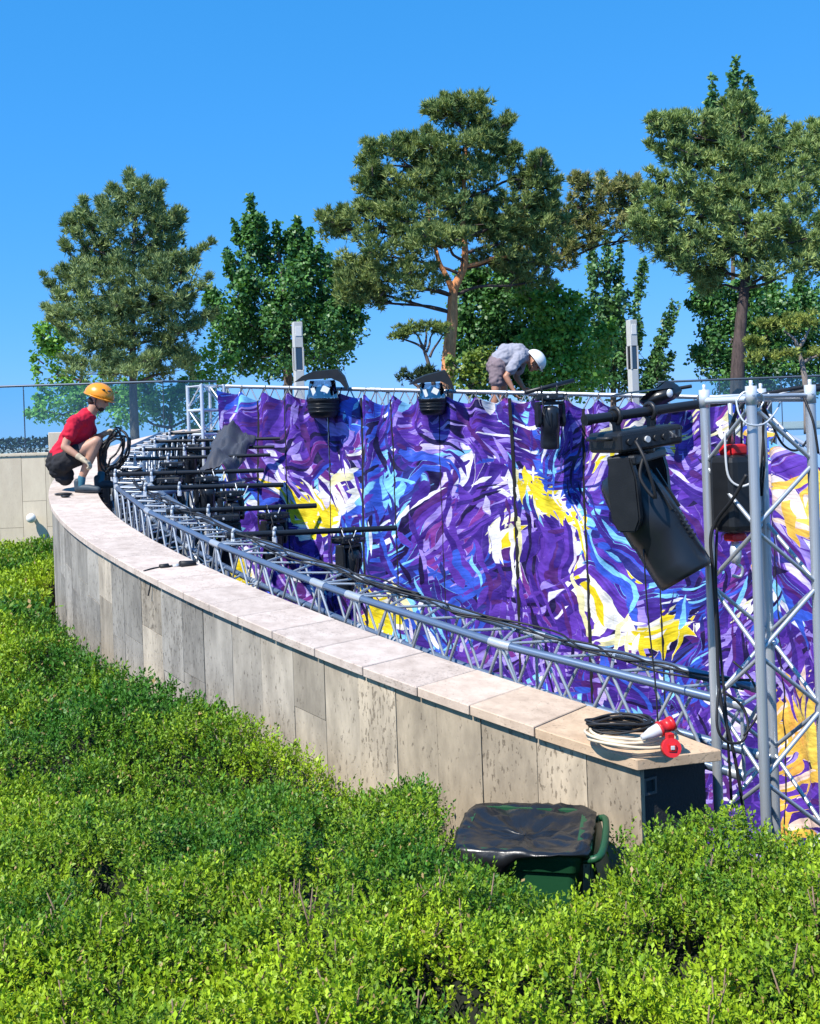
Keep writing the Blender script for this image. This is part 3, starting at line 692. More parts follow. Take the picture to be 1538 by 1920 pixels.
# ================================================================== BACKDROP BANNER
def banner(name, A, B, zt_a, zt_b, zbot, mat, label, npan, seed, tie=0.36, sag=0.11):
    d = Vector((B.x - A.x, B.y - A.y, 0)); L = d.length; d /= L; nf = Vector((d.y, -d.x, 0))     # towards the viewer
    root = thing(name, Vector((A.x, A.y, zbot)), label, 'backdrop')
    rs = random.Random(seed)
    cuts = [0.0]
    for k in range(npan): cuts.append(cuts[-1] + rs.uniform(0.55, 1.35))
    cuts = [c / cuts[-1] * L for c in cuts]
    nties = round(L / tie)
    def surf(x, v):      # x along, v 0..1 from top
        zt = lerp(zt_a, zt_b, x / L); H = zt - zbot
        ph = (x * nties / L) % 1.0; scl = 4 * ph * (1 - ph)
        tk = math.floor(x * nties / L); sg = sag * (0.45 + 0.9 * ((tk * 7919 % 17) / 17.0))
        z = zt - sg * scl * math.exp(-v * 9) - H * v
        dep = 0.085 * (math.cos(2 * math.pi * ph)) * math.exp(-v * 6) 
        n1 = mnoise.noise(Vector((x * 1.3, v * 1.2, seed))) ; n2 = mnoise.noise(Vector((x * 4.2 + n1 * 2, v * H * 0.55, seed + 3.1))); n3 = mnoise.noise(Vector((x * 6 + v * H * 5.0, v * H * 4.0 - x * 3.5, seed + 8)))
        n4 = mnoise.noise(Vector((x * 2.5, v * H * 7.0 + 3 * abs(ph - .5), seed + 5)))
        dep += 0.05 * n1 + 0.06 * n2 + 0.022 * n3 * min(1, 0.45 + v) + 0.018 * n4
        p = A + d * x + nf * (0.15 + dep); return Vector((p.x, p.y, z))
    for k in range(npan):
        x0, x1 = cuts[k] + 0.006, cuts[k + 1] - 0.006
        nx = max(6, int((x1 - x0) / 0.035)); H = zt_a - zbot; ny = int(H / 0.05)
        me = bpy.data.meshes.new('cloth_panel'); o = org(root)
        vv = []; uvs = []
        for j in range(ny + 1):
            v = (j / ny) ** 1.15
            for i in range(nx + 1):
                x = lerp(x0, x1, i / nx); vv.append(tuple(surf(x, v) - o)); uvs.append((x, -v * H))
        ff = [(j * (nx + 1) + i, (j + 1) * (nx + 1) + i, (j + 1) * (nx + 1) + i + 1, j * (nx + 1) + i + 1) for j in range(ny) for i in range(nx)]
        me.from_pydata(vv, [], ff); me.polygons.foreach_set('use_smooth', [True] * len(ff))
        ul = me.uv_layers.new(name='UVMap')
        ul.data.foreach_set('uv', np.array([uvs[l.vertex_index] for l in me.loops], np.float32).ravel()); me.update()
        obj_from_mesh('cloth_panel', me, mat, root)
        # dark seam strip laid over the joint
        if k < npan - 1:
            mb = MB(); xs = cuts[k + 1]; rows = []
            wS = rs.choice((0.012, 0.02, 0.03, 0.014))
            for j in range(0, ny + 1, 2):
                v = (j / ny) ** 1.15; p = surf(xs, v) - nf * 0.004
                rows.append([p - d * wS - nf * 0.006, p + nf * 0.012, p + d * wS - nf * 0.006])
            mb.grid(rows); mb.build('seam', M['cloth'], root)
    for t in range(nties + 1):     # ties up to the chord
        p = surf(min(L - 0.001, max(0.001, t * L / nties)), 0.0); rod('tie', p - Vector((0, 0, 0.02)), p + Vector((0, 0, 0.07)) - nf * 0.05, 0.008, M['black'], root, 6)
    return root
banner('painted_backdrop', BA - bnr * 0.02, BB - bnr * 0.02, BA.z - 0.055, BB.z - 0.055, FLOOR + 0.02, M['banner'],
       'huge creased fabric backdrop printed with violet, blue and yellow brush strokes', 11, 4)
SA = P(1432, 792, 9.6); SB = P(1640, 905, 8.2)
banner('side_backdrop', SA, SB, SA.z, SB.z, FLOOR + 0.02, M['banner2'], 'printed fabric backdrop with orange and pale streaks, behind the silver tower at right', 3, 21, 0.5, 0.05)
SFR = thing('backdrop_frame', Vector((SA.x, SA.y, FLOOR)), 'thin steel frame holding up the orange streaked backdrop', 'frame')
for q in (SA, SB): rod('post', Vector((q.x, q.y + 0.12, FLOOR)), Vector((q.x, q.y + 0.12, q.z + 0.05)), 0.02, M['steel'], SFR)
rod('top_bar', SA + Vector((0, 0.12, 0.03)), SB + Vector((0, 0.12, 0.03)), 0.02, M['steel'], SFR)

# black drape on the inside of the curved wall
def drape():
    mb = MB(); rows = []
    for s in np.linspace(5.2, WLEN, 120):
        off = 0.545 + 0.025 * math.sin(s * 17) + 0.015 * math.sin(s * 41)
        a = wall_at(s, off); row = []
        for v in np.linspace(0, 1, 6): row.append(Vector((a.x, a.y, lerp(a.z - 0.05, FLOOR + 0.01, v))))
        rows.append(row)
    mb.grid(rows); o = mb.build('black_drape', M['cloth'])
    tag(o, 'black cloth hung down the inside of the curved wall behind the truss', 'drape')
drape()

# ================================================================== STAGE LIGHTS
def bevbox(name, c, size, mat, parent, R=None, bev=0.01):
    mb = MB(); mb.box(c, size, R, bev); return mb.build(name, mat, parent)
def moving_head(pan=0.0, tilt=0.5, size=1.0, name='moving_head_light'):
    """hangs from a pipe through the root's origin; z down"""
    r = thing(name, (0, 0, 0), 'moving head', 'stage light'); S = size
    for x in (-0.11, 0.11):
        mb = MB(); mb.tube([(x * S, 0.04 * S * math.cos(a), 0.04 * S * math.sin(a)) for a in np.linspace(0, 2 * math.pi, 13)[:-1]], 0.012 * S, 6, closed=True)
        mb.box((x * S, 0, -0.055 * S), (0.03 * S, 0.03 * S, 0.05 * S)); mb.build('clamp', M['black'], r)
    b = bevbox('base', (0, 0, -0.125 * S), (0.40 * S, 0.25 * S, 0.10 * S), M['blackpl'], r, None, 0.018 * S)
    for x in (-0.215, 0.215):
        mb = MB(); mb.tube([(x * S, -0.09 * S, -0.10 * S), (x * 1.12 * S, -0.07 * S, -0.10 * S), (x * 1.12 * S, 0.07 * S, -0.10 * S), (x * S, 0.09 * S, -0.10 * S)], 0.011 * S, 6); mb.build('handle', M['blackpl'], b)
    mb = MB(); mb.box((-0.04 * S, -0.128 * S, -0.125 * S), (0.30 * S, 0.006 * S, 0.07 * S)); mb.build('connector_plate', M['headpl'], b)
    for k in range(5):
        mb = MB(); x = (-0.15 + 0.055 * k) * S; mb.tube([(x, -0.129 * S, -0.125 * S), (x, -0.142 * S, -0.125 * S)], 0.016 * S, 10); mb.build('socket', M['blackpl'] if k % 2 else M['greypl'] if k == 2 else M['blackpl'], b)
    mb = MB(); mb.box((0.14 * S, -0.129 * S, -0.120 * S), (0.07 * S, 0.005 * S, 0.035 * S)); mb.build('display', M['lens'], b)
    Rp = rotz(pan)
    # yoke
    mb = MB(); mb.tube([(0, 0, -0.17 * S), (0, 0, -0.20 * S)], 0.09 * S, 16); mb.build('pan_bearing', M['blackpl'], r)
    bevbox('yoke', Rp @ Vector((0, 0, -0.215 * S)), (0.40 * S, 0.15 * S, 0.05 * S), M['blackpl'], r, Rp, 0.012 * S)
    for x in (-1, 1):
        poly = [(-0.055, -0.20), (0.055, -0.20), (0.075, -0.30), (0.075, -0.50), (0.045, -0.56), (-0.045, -0.56), (-0.075, -0.50), (-0.075, -0.30)]
        mb = MB(); mb.prism([Rp @ Vector(((x * 0.19 - 0.025) * S, a * S, z * S)) for a, z in poly], Rp @ Vector((0.05 * S, 0, 0)))
        o = mb.build('yoke_arm', M['blackpl'], r)
        bm = bmesh.new(); bm.from_mesh(o.data); bmesh.ops.bevel(bm, geom=list(bm.edges), offset=0.008 * S, segments=2, affect='EDGES'); bm.to_mesh(o.data); bm.free()
    # head, turned about the yoke's axle
    piv = Vector((0, 0, -0.47 * S)); Rt = Rp @ rotx(tilt)
    prof = [(-0.22, 0.05), (-0.21, 0.095), (-0.17, 0.118), (-0.10, 0.130), (0.02, 0.136), (0.15, 0.136), (0.16, 0.130), (0.32, 0.132), (0.38, 0.130), (0.40, 0.122), (0.402, 0.106)]
    def hp(p): return piv + Rt @ Vector(p)
    n = 20; mb = MB(); vs_ = []; fs = []
    for z, rad in prof:
        for k in range(n):
            a = 2 * math.pi * k / n; ca, sa = math.cos(a), math.sin(a)
            q = (abs(ca) ** 2.2 + abs(sa) ** 2.2) ** (-1 / 2.2)
            vs_.append(hp((rad * q * ca * S, rad * 1.12 * q * sa * S, -z * S)))
    m_ = len(prof)
    for i in range(m_ - 1):
        for k in range(n): fs.append((i * n + k, i * n + (k + 1) % n, (i + 1) * n + (k + 1) % n, (i + 1) * n + k))
    mb.add(vs_, fs, True); mb.add(vs_[:n], [list(range(n))])
    h = mb.build('head', M['headpl'], r)
    mb = MB(); mb.tube([hp((0, 0, -0.36 * S)), hp((0, 0, -0.392 * S))], 0.104 * S, 20); mb.build('lens', M['lens'], h)
    for k in range(7):
        z = -(0.10 + 0.024 * k); mb = MB(); mb.box(hp((0, -0.147 * S, z * S)), (0.07 * S, 0.006 * S, 0.010 * S), Rt); mb.build('fin', M['blackpl'], h)
    for k in (-1, 1):
        mb = MB(); mb.box(hp((k * 0.05 * S, -0.146 * S, 0.02 * S)), (0.012 * S, 0.016 * S, 0.22 * S), Rt); mb.build('rib', M['blackpl'], h)
    mb = MB(); mb.tube([hp((-0.155 * S, 0, 0)), hp((0.155 * S, 0, 0))], 0.05 * S, 14); mb.build('tilt_axle', M['blackpl'], r)
    # lead from base to head
    mb = MB(); mb.tube(spline([(-0.12 * S, -0.142 * S, -0.125 * S), (-0.13 * S, -0.21 * S, -0.22 * S), (-0.10 * S, -0.22 * S, -0.40 * S), (-0.13 * S, -0.16 * S, -0.30 * S), (-0.08 * S, -0.15 * S, -0.19 * S)], 6), 0.008 * S, 6); mb.build('lead', M['rubber'], r)
    return r
def place(r, loc, rz, label, tip=0.0, group='moving head stage lights'):
    r.matrix_world = Matrix.Translation(loc) @ Matrix.Rotation(rz, 4, 'Z') @ Matrix.Rotation(tip, 4, 'Y')
    r['label'] = label; r['group'] = group; ORG[r.name] = Vector(loc)
    return r

# big fixture on the arm at the tower
armA = P(1096, 788, 5.15); armB = P(1432, 741, 5.72)
ARM = thing('pipe_arm', armA, 'thick black pipe reaching left from the tower, carrying the big stage light', 'pipe')
rod('pipe', armA, armB, 0.0245, M['black'], ARM, 14)
for t in (0.0, 0.13, 0.62, 0.86): 
    p = lerp(armA, armB, t); q = lerp(armA, armB, t + 0.03); rod('sleeve', p, q, 0.029, M['blackpl'], ARM, 14)
ax = (armB - armA); rz_arm = math.atan2(ax.y, ax.x)
big = moving_head(pan=0.46, tilt=-0.50, size=1.0)
place(big, lerp(armA, armB, 0.25), rz_arm, 'big black moving head stage light hanging nearest, left of the silver tower', -math.asin(ax.normalized().z))

# hooded fixtures on the backdrop's top
def hooded_light(px, py, d, w, label, lean=0.0):
    c = P(px, py, d); r = thing('hooded_stage_light', c, label, 'stage light', 'hooded stage lights on the backdrop truss')
    k = w
    mb = MB(); prof = [(0.00, 0.50), (-0.06, 0.51), (-0.08, 0.485), (-0.20, 0.475), (-0.34, 0.46), (-0.48, 0.42), (-0.56, 0.34), (-0.58, 0.0)]
    n = 24; vs_ = [c + Vector((rr * k * math.cos(2 * math.pi * i / n), rr * k * 0.9 * math.sin(2 * math.pi * i / n), z * k)) for z, rr in prof for i in range(n)]
    mb.add(vs_, [(a * n + i, a * n + (i + 1) % n, (a + 1) * n + (i + 1) % n, (a + 1) * n + i) for a in range(len(prof) - 1) for i in range(n)], True)
    bowl = mb.build('housing', M['blackpl'], r)
    for z in (-0.16, -0.27, -0.38):
        mb = MB(); mb.tube([c + Vector((0.482 * k * math.cos(a), 0.434 * k * math.sin(a), z * k)) for a in np.linspace(0, 2 * math.pi, 25)[:-1]], 0.006, 5, closed=True); mb.build('ridge', M['headpl'], bowl)
    # crumpled clear film over the mechanism
    mb = MB(); rows = []
    for j in range(9):
        v = j / 8; row = []
        for i in range(25):
            a = 2 * math.pi * i / 24; rr = k * (0.50 - 0.14 * v) * (1 + 0.10 * mnoise.noise(Vector((math.cos(a) * 2.5 + px, math.sin(a) * 2.5, v * 4))))
            row.append(c + Vector((rr * math.cos(a), rr * math.sin(a) * 0.9, k * (0.01 + 0.55 * v))))
        rows.append(row)
    mb.grid(rows); mb.build('clear_cover', M['plastic_film'], r)
    mb = MB()
    for i in range(7):
        a = i * 0.9; p = c + Vector((math.cos(a) * 0.22 * k, math.sin(a) * 0.2 * k, 0.05 * k)); mb.box(p + Vector((0, 0, 0.15 * k)), (0.16 * k, 0.1 * k, 0.32 * k), rotz(a) @ rotx(0.3))
    mb.build('mechanism', M['headpl'], r)
    mb = MB(); mb.box(c + Vector((0.1 * k, -0.36 * k, 0.26 * k)), (0.22 * k, 0.03, 0.20 * k), roty(0.5)); mb.box(c + Vector((-0.24 * k, -0.34 * k, 0.2 * k)), (0.12 * k, 0.03, 0.26 * k), roty(-0.3)); mb.build('reflector', M['white'], r)
    # hood: a bent black sheet
    poly = [(-0.80, 0.50), (-0.35, 0.56), (0.30, 0.58), (0.55, 0.46), (0.72, 0.24), (0.77, 0.28), (0.66, 0.62), (0.48, 0.84 + lean), (-0.25, 0.80), (-0.55, 0.68)]
    mb = MB(); mb.prism([c + Vector((x * k, -0.5 * k, z * k)) for x, z in poly], (0, 0.9 * k, 0.03)); mb.build('hood', M['blackpl'], r)
    rod('stem', c + Vector((0, 0.1 * k, 0.4 * k)), c + Vector((0, 0.5 * k, 0.34 * k)), 0.02, M['black'], r)
    return r
hooded_light(606, 748, 13.4, 0.42, 'hooded round black stage light on the backdrop truss, leftmost of the two')
hooded_light(811, 748, 12.8, 0.34, 'smaller hooded round black stage light on the backdrop truss, right of the other', 0.12)

h3 = moving_head(pan=0.3, tilt=0.12, size=0.78)
place(h3, P(1030, 728, 12.0), 0.0, 'black moving head stage light hanging straight down before the backdrop, below the white helmet')
p0, p1 = P(985, 736, 12.0), P(1076, 713, 12.25)
o = MB().tube([p0, p1], 0.024, 12).build('short_pipe', M['black']); tag(o, 'short black pipe tilted up beside the worker in the white helmet', 'pipe')
# covered light with a pipe stub, right
c = P(1240, 744, 11.6)
CL = thing('covered_stage_light', c, 'stage light bundled in black plastic on the backdrop truss, near the right lamp column', 'stage light')
mb = MB(); rows = []
for j in range(9):
    v = j / 8; row = []
    for i in range(17):
        a = 2 * math.pi * i / 16; rr = (math.sin(math.pi * (0.04 + 0.92 * v)) ** 0.6) * (1 + 0.25 * mnoise.noise(Vector((math.cos(a) * 2, math.sin(a) * 2, v * 3 + 5))))
        row.append(c + Vector((0.22 * rr * math.cos(a) + 0.0, 0.18 * rr * math.sin(a), 0.13 - 0.24 * v + 0.05 * math.cos(a))))
    rows.append(row)
mb.grid(rows); mb.build('cover', M['bag'], CL)
mb = MB(); rows = [[c + Vector((x, y, 0.10 + 0.10 * x - 0.12 * abs(y))) for x in (-0.52, -0.3, -0.05, 0.1)] for y in (-0.16, 0.0, 0.16)]
mb.grid(rows, False); mb.build('flap', M['bag'], CL)
rod('pipe_stub', P(1225, 736, 11.7), P(1297, 724, 11.7), 0.02, M['black'], CL)
mb = MB(); mb.sphere(c + Vector((0.05, -0.185, 0.03)), (0.035, 0.02, 0.045)); mb.build('lens', M['bright'], CL)

# arms across the curved truss with lights hung from them
ARMS = [((205, 890), (495, 882), 11.2, 11.6), ((262, 916), (531, 909), 10.5, 11.0), ((312, 960), (593, 948), 9.6, 10.2), ((424, 1004), (743, 990), 8.6, 9.3),
        ((243, 861), (507, 853), 12.1, 12.4), ((262, 843), (515, 838), 12.9, 13.1), ((284, 828), (525, 822), 13.6, 13.7), ((312, 813), (536, 804), 14.2, 14.1)]
AW = ['third', 'second', 'next to nearest', 'nearest', 'fourth', 'fifth', 'sixth', 'farthest']
proto = moving_head(pan=0.2, tilt=0.25, size=0.62)
proto_used = False
def hang(loc, rz, label):
    global proto_used
    r = proto if not proto_used else copy_tree(proto); proto_used = True
    return place(r, loc, rz, label, group='moving heads under the pipe arms')
ordn = {0: 'fifth', 1: 'sixth', 2: 'seventh', 3: 'eighth', 4: 'fourth', 5: 'third', 6: 'second', 7: 'first'}
for k, (a, b, da, db) in enumerate(ARMS):
    A_, B_ = P(*a, da), P(*b, db); d = (B_ - A_).normalized()
    nm = 'nearest' if k == 3 else ('farthest' if k == 7 else ordn[k] + ' counted from the far end')
    r = thing('cross_pipe', A_, 'black pipe laid across the curved truss, ' + nm + ' of the eight', 'pipe', 'pipes across the curved truss')
    rod('pipe', A_, B_, 0.0245 if k < 4 else 0.021, M['black'], r, 12)
    for t in ((0.04, 0.27) if k < 5 else (0.03, 0.33, 0.6)):
        p = lerp(A_, B_, t); mb = MB()
        mb.tube([p + Vector((0, -0.034 * math.cos(q), 0.034 * math.sin(q))) for q in np.linspace(0, 2 * math.pi, 11)[:-1]], 0.014, 6, closed=True)
        mb.box(p + Vector((0, -0.01, -0.055)), (0.035, 0.05, 0.06), None, 0.006); mb.tube([p + Vector((0.0, -0.03, 0.02)), p + Vector((0.012, -0.05, 0.055))], 0.012, 6)
        mb.build('clamp', M['bright'], r)
    for t in ((0.70,) if k in (2, 3) else (0.62,) if k < 2 else ()):
        hang(lerp(A_, B_, t), math.atan2(d.y, d.x) + (0.1 * k), 'black moving head hanging under the cross pipe ' + ('nearest the camera' if k == 3 else nm), )
    if k in (4, 6):
        hang(lerp(A_, B_, 0.30), math.atan2(d.y, d.x), 'black moving head hanging under the cross pipe ' + nm.replace(' counted', ''))
    if k in (0, 2):
        hang(lerp(A_, B_, 0.38), math.atan2(d.y, d.x) - 0.2, 'black moving head near the truss under the cross pipe ' + nm.replace(' counted', ''))
    # safety wire
    p = lerp(A_, B_, 0.68); mb = MB(); mb.tube(spline([p + Vector((-0.03, -0.02, 0.03)), p + Vector((0.0, -0.06, -0.05)), p + Vector((0.05, -0.05, -0.10)), p + Vector((0.10, -0.03, 0.0))], 5), 0.005, 5)
    mb.build('safety_wire', M['bright'], r)

# second, lower truss and gear beyond the arms
LT = thing('inner_truss', P(300, 905, 11.6), 'bluish aluminium truss lying inside the curve under the cross pipes', 'truss')
truss_line(LT, [(P(250, 930, 10.6), Vector((0.5, 0.85, 0))), (P(420, 905, 12.3), Vector((0.5, 0.85, 0)))], mat='bluesteel', pitch=0.3)
for q in (P(250, 930, 10.6), P(420, 905, 12.3)): rod('leg', Vector((q.x, q.y, FLOOR)), q - Vector((0, 0, 0.35)), 0.024, M['steel'], LT)

# charcoal tarp over the pipes
def tarp():
    quad = [P(408, 800, 13.3), P(478, 803, 13.5), P(438, 884, 11.5), P(368, 880, 11.4)]
    mb = MB(); rows = []
    for j in range(25):
        v = j / 24; row = []
        for i in range(25):
            u = i / 24; p = lerp(lerp(quad[0], quad[1], u), lerp(quad[3], quad[2], u), v)
            n_ = mnoise.noise(Vector((u * 3, v * 4, 1.7))); n2 = mnoise.noise(Vector((u * 9 + n_ * 3, v * 8, 4.2)))
            e = (abs(u - 0.5) * 2) ** 4 + (abs(v - 0.5) * 2) ** 4
            row.append(p + Vector((0.10 * n_ * e + 0.08 * mnoise.noise(Vector((v * 5, 3, 0))) * abs(u - .5), 0, 0.10 * n_ + 0.05 * n2 - 0.05 * (math.sin(v * 9) ** 2) + 0.03 - 0.12 * (abs(u - 0.5) * 2) ** 3)))
        rows.append(row)
    mb.grid(rows); o = mb.build('charcoal_tarp', M['tarp']); tag(o, 'crumpled charcoal tarp thrown over the cross pipes', 'tarp')
    m = o.modifiers.new('thickness', 'SOLIDIFY'); m.thickness = 0.004
tarp()

# ------------------------------------------------------------------ cables
def cable(pts, r, mat, label=None, parent=None, name='cable', n=6, cat='cable'):
    mb = MB(); mb.tube(spline(pts, 7), r, n); o = mb.build(name, mat, parent)
    if label: tag(o, label, cat)
    return o
def coil(c, rad, r, turns, mat, parent, name, seed, flat=0.7, axis=None, tiltv=0.0):
    rs = random.Random(seed); mb = MB()
    for t in range(turns):
        rr = rad * rs.uniform(0.82, 1.05); o = Vector((rs.uniform(-1, 1) * rad * 0.08, rs.uniform(-1, 1) * rad * 0.08, r + t * r * 0.8)); pts = []
        ph = rs.uniform(0, 6)
        for k in range(28):
            a = 2 * math.pi * k / 28
            pts.append(c + o + Vector((rr * math.cos(a), rr * flat * math.sin(a), r * 1.6 * math.sin(2 * a + ph))))
        mb.tube(pts, r, 6, closed=True)
    return mb.build(name, mat, parent)
cc = P(1180, 1388, 5.02); slope = -0.03
CO = thing('cable_coil', cc, 'coil of black and cream power cable with red plugs on the end of the coping', 'cable coil')
coil(cc + Vector((0, 0, 0.004)), 0.20, 0.0075, 6, M['cream'], CO, 'cream_cable', 2, 0.62)
coil(cc + Vector((-0.03, 0.05, 0.045)), 0.155, 0.0065, 7, M['rubber'], CO, 'black_cable', 5, 0.62)
pa, pb = P(1203, 1384, 4.88), P(1236, 1368, 4.90); dd = (pb - pa).normalized()
pl = MB().tube([pa, pa + dd * 0.025, pa + dd * 0.05, pb, pb + dd * 0.005], [0.012, 0.018, 0.026, 0.030, 0.030], 14).build('plug_body', M['greypl'], CO)
MB().tube([pb, pb + dd * 0.012, pb + dd * 0.012, pb + dd * 0.055, pb + dd * 0.055, pb + dd * 0.075], [0.036, 0.036, 0.031, 0.031, 0.034, 0.034], 14).build('plug_collar', M['red'], CO)
pc = P(1253, 1402, 4.86); dq = Vector((0.08, -0.92, 0.25)).normalized()
sk = MB().tube([pc - dq * -0.0, pc + dq * 0.02, pc + dq * 0.02, pc + dq * 0.06], [0.030, 0.030, 0.043, 0.043], 18).build('socket', M['red'], CO)
bevbox('socket_flap', pc + dq * 0.064, (0.035, 0.012, 0.035), M['red'], sk, None, 0.003)
bevbox('socket_mark', pc + dq * 0.071, (0.018, 0.006, 0.018), M['greypl'], sk, None, 0.002)
MB().box(pc + dq * 0.03 + Vector((0, 0, 0.05)), (0.03, 0.03, 0.03), rotz(0.3)).build('hinge', M['red'], sk)

# adapter lead on the coping
a1 = P(285, 1073, 8.12); 
AD = thing('adapter_lead', a1, 'short black adapter lead with two connectors lying on the coping', 'adapter')
ap = [P(270, 1080, 8.02), P(286, 1075, 8.1), P(305, 1072, 8.18), P(322, 1070, 8.2), P(336, 1069, 8.22)]
MB().tube(spline([p + Vector((0, 0, 0.035)) for p in ap], 6), 0.008, 6).build('lead', M['rubber'], AD)
MB().tube([P(300, 1072, 8.15) + Vector((0, 0, 0.035)), P(316, 1070, 8.19) + Vector((0, 0, 0.035))], 0.022, 10).build('connector', M['rubber'], AD)
MB().tube([P(324, 1070, 8.2) + Vector((0, 0, 0.035)), P(336, 1068, 8.22) + Vector((0, 0, 0.035))], 0.012, 10).build('pin_sleeve', M['bright'], AD)
MB().tube([P(338, 1068, 8.22) + Vector((0, 0, 0.04)), P(366, 1067, 8.3) + Vector((0, 0, 0.04))], 0.028, 10).build('plug', M['rubber'], AD)
MB().tube(spline([P(272, 1081, 8.0), P(282, 1088, 7.93), P(281, 1103, 7.92), P(278, 1117, 7.92)], 6), 0.006, 6).build('tail', M['rubber'], AD)

# cables on truss and tower
def truss_pt(s, off, dz):
    p = wall_at(max(s, 0), 0.66 + off); p.z += 0.135 + dz
    if s < 0: p += wall_dir(0) * s
    return p
rs = random.Random(31)
CBN = thing('cable_bundle', truss_pt(1.0, 0.2, 0.04), 'loose bundle of black power cables lying along the top of the curved truss', 'cable')
for k in range(6):
    s0, s1 = (-0.2, 3.0) if k < 3 else (2.2, 8.0)
    cable([truss_pt(s, 0.16 + 0.16 * rs.random(), 0.035 + 0.012 * rs.random() + 0.010 * (k % 3)) for s in np.linspace(s0, s1, 14)], 0.0065, M['rubber'], None, CBN)
L_, R_, Bk, Mm = LEGS[1], LEGS[3], LEGS[2], LEGS[0]
def at(q, z, dx=0, dy=0): return Vector((q.x + dx, q.y + dy, z))
TC = thing('tower_cables', at(L_, 1.0), 'black cables running down and looping round the silver tower', 'cable')
cable([P(1400, 890, 5.05), P(1375, 935, 5.1), P(1345, 975, 5.2), P(1333, 1010, 5.22), P(1338, 1080, 5.22), P(1345, 1200, 5.22), P(1350, 1300, 5.2), P(1378, 1420, 5.15), P(1398, 1540, 5.15)], 0.009, M['rubber'], None, TC, 'cable')
cable([P(1345, 985, 5.25), P(1343, 1100, 5.24), P(1352, 1230, 5.24), P(1362, 1340, 5.2), P(1372, 1500, 5.2)], 0.007, M['rubber'], None, TC, 'cable')
cable([P(1348, 1290, 5.15), P(1345, 1360, 5.1), P(1362, 1390, 5.1), P(1392, 1390, 5.12), P(1403, 1360, 5.15), P(1392, 1325, 5.18), P(1362, 1300, 5.18)], 0.007, M['rubber'], None, TC, 'cable_loop')
cable([P(1375, 1240, 5.2), P(1410, 1275, 5.15), P(1425, 1330, 5.1), P(1395, 1380, 5.1)], 0.006, M['rubber'], None, TC, 'cable')
cable([P(1530, 800, 5.3), P(1500, 842, 5.2), P(1470, 835, 5.1), P(1445, 790, 5.1), P(1425, 745, 5.05)], 0.006, M['rubber'], None, TC, 'cable')
cable([P(1540, 722, 5.4), P(1480, 730, 5.35), P(1425, 742, 5.3), P(1390, 760, 5.2), P(1372, 800, 5.2), P(1365, 850, 5.25)], 0.010, M['rubber'], None, TC, 'cable')
cable([P(1540, 728, 5.2), P(1512, 733, 5.15), P(1470, 742, 5.2), P(1440, 747, 5.2)], 0.014, M['rubber'], None, TC, 'cable')
cable([P(1508, 745, 5.1), P(1525, 790, 5.05), P(1535, 850, 5.05)], 0.006, M['rubber'], None, TC, 'cable')
cable([P(1380, 745, 5.0), P(1386, 775, 4.98), P(1402, 795, 4.96), P(1432, 795, 4.98), P(1455, 772, 5.05), P(1462, 750, 5.1), P(1440, 738, 5.1)], 0.0045, M['bright'], None, TC, 'steel_wire')
cable([P(1382, 752, 5.0), P(1396, 735, 5.0), P(1425, 737, 5.0), P(1432, 752, 5.02), P(1420, 772, 5.0)], 0.0045, M['bright'], None, TC, 'steel_wire')
for k in range(7):
    x = 1385 + 9 * k; cable([P(x, 742, 5.25), P(x - 8 + 5 * (k % 3), 800, 5.3), P(x - 5 + 4 * (k % 2), 860, 5.3), P(1405 + 4 * k, 930, 5.32)], 0.006, M['rubber'], None, TC, 'cable')
# thin vertical control cables before the backdrop
for k, (x, y0, y1, d) in enumerate(((1207, 1090, 1360, 5.2),)):
    o = cable([P(x, y0 - 60, d), P(x + 8, y0 + 60, d), P(x + 22, y1 - 80, d), P(x + 27, y1, d)], 0.004, M['rubber'], 'thin black lead hanging from the big stage light to the coping')
# top bars and horizontal pipes at the tower's head
rod('top_bar', P(1326, 752, 5.25), P(1410, 748, 5.0), 0.016, M['bright'], TOWER); rod('top_bar', P(1340, 748, 5.45), P(1505, 741, 5.3), 0.02, M['bright'], TOWER)
rod('top_bar', P(1405, 748, 5.0), P(1512, 748, 5.2), 0.014, M['steel'], TOWER)
# chain hoist inside the tower
hc = Vector((M0.x + 0.0 - 0.015, M0.y + 0.27, 0)); hz = P(1375, 925, 5.25).z; hx = P(1376, 925, 5.25).x
HO = thing('chain_hoist', Vector((hx, 5.27, hz)), 'black chain hoist with red ends hanging inside the silver tower', 'hoist')
bevbox('body', Vector((hx, 5.25, hz)), (0.175, 0.17, 0.38), M['blackpl'], HO, rotz(0.5), 0.035)
bevbox('top_cap', Vector((hx + 0.005, 5.25, hz + 0.215)), (0.10, 0.10, 0.055), M['red'], HO, rotz(0.5), 0.012)
bevbox('bottom_cap', Vector((hx, 5.25, hz - 0.215)), (0.09, 0.08, 0.04), M['red'], HO, rotz(0.5), 0.012)
MB().tube([Vector((hx, 5.25, hz - 0.24)), Vector((hx, 5.25, hz - 0.28)), Vector((hx, 5.25, hz - 0.31)), Vector((hx, 5.25, hz - 0.345))], [0.02, 0.028, 0.028, 0.02], 12).build('hook_block', M['bright'], HO)
MB().tube(spline([Vector((hx, 5.25, hz - 0.345)), Vector((hx + 0.03, 5.25, hz - 0.37)), Vector((hx + 0.02, 5.25, hz - 0.41)), Vector((hx - 0.02, 5.25, hz - 0.405))], 5), 0.008, 8).build('hook', M['steel'], HO)
MB().tube([Vector((hx, 5.25, hz + 0.23)), Vector((hx, 5.26, ztop - 0.02))], 0.012, 8).build('chain', M['steel'], HO)
cable([Vector((hx - 0.06, 5.16, hz + 0.3)), Vector((hx - 0.055, 5.15, hz + 0.1)), Vector((hx, 5.14, hz + 0.04)), Vector((hx + 0.07, 5.15, hz + 0.06))], 0.006, M['greypl'], None, HO, 'lead')

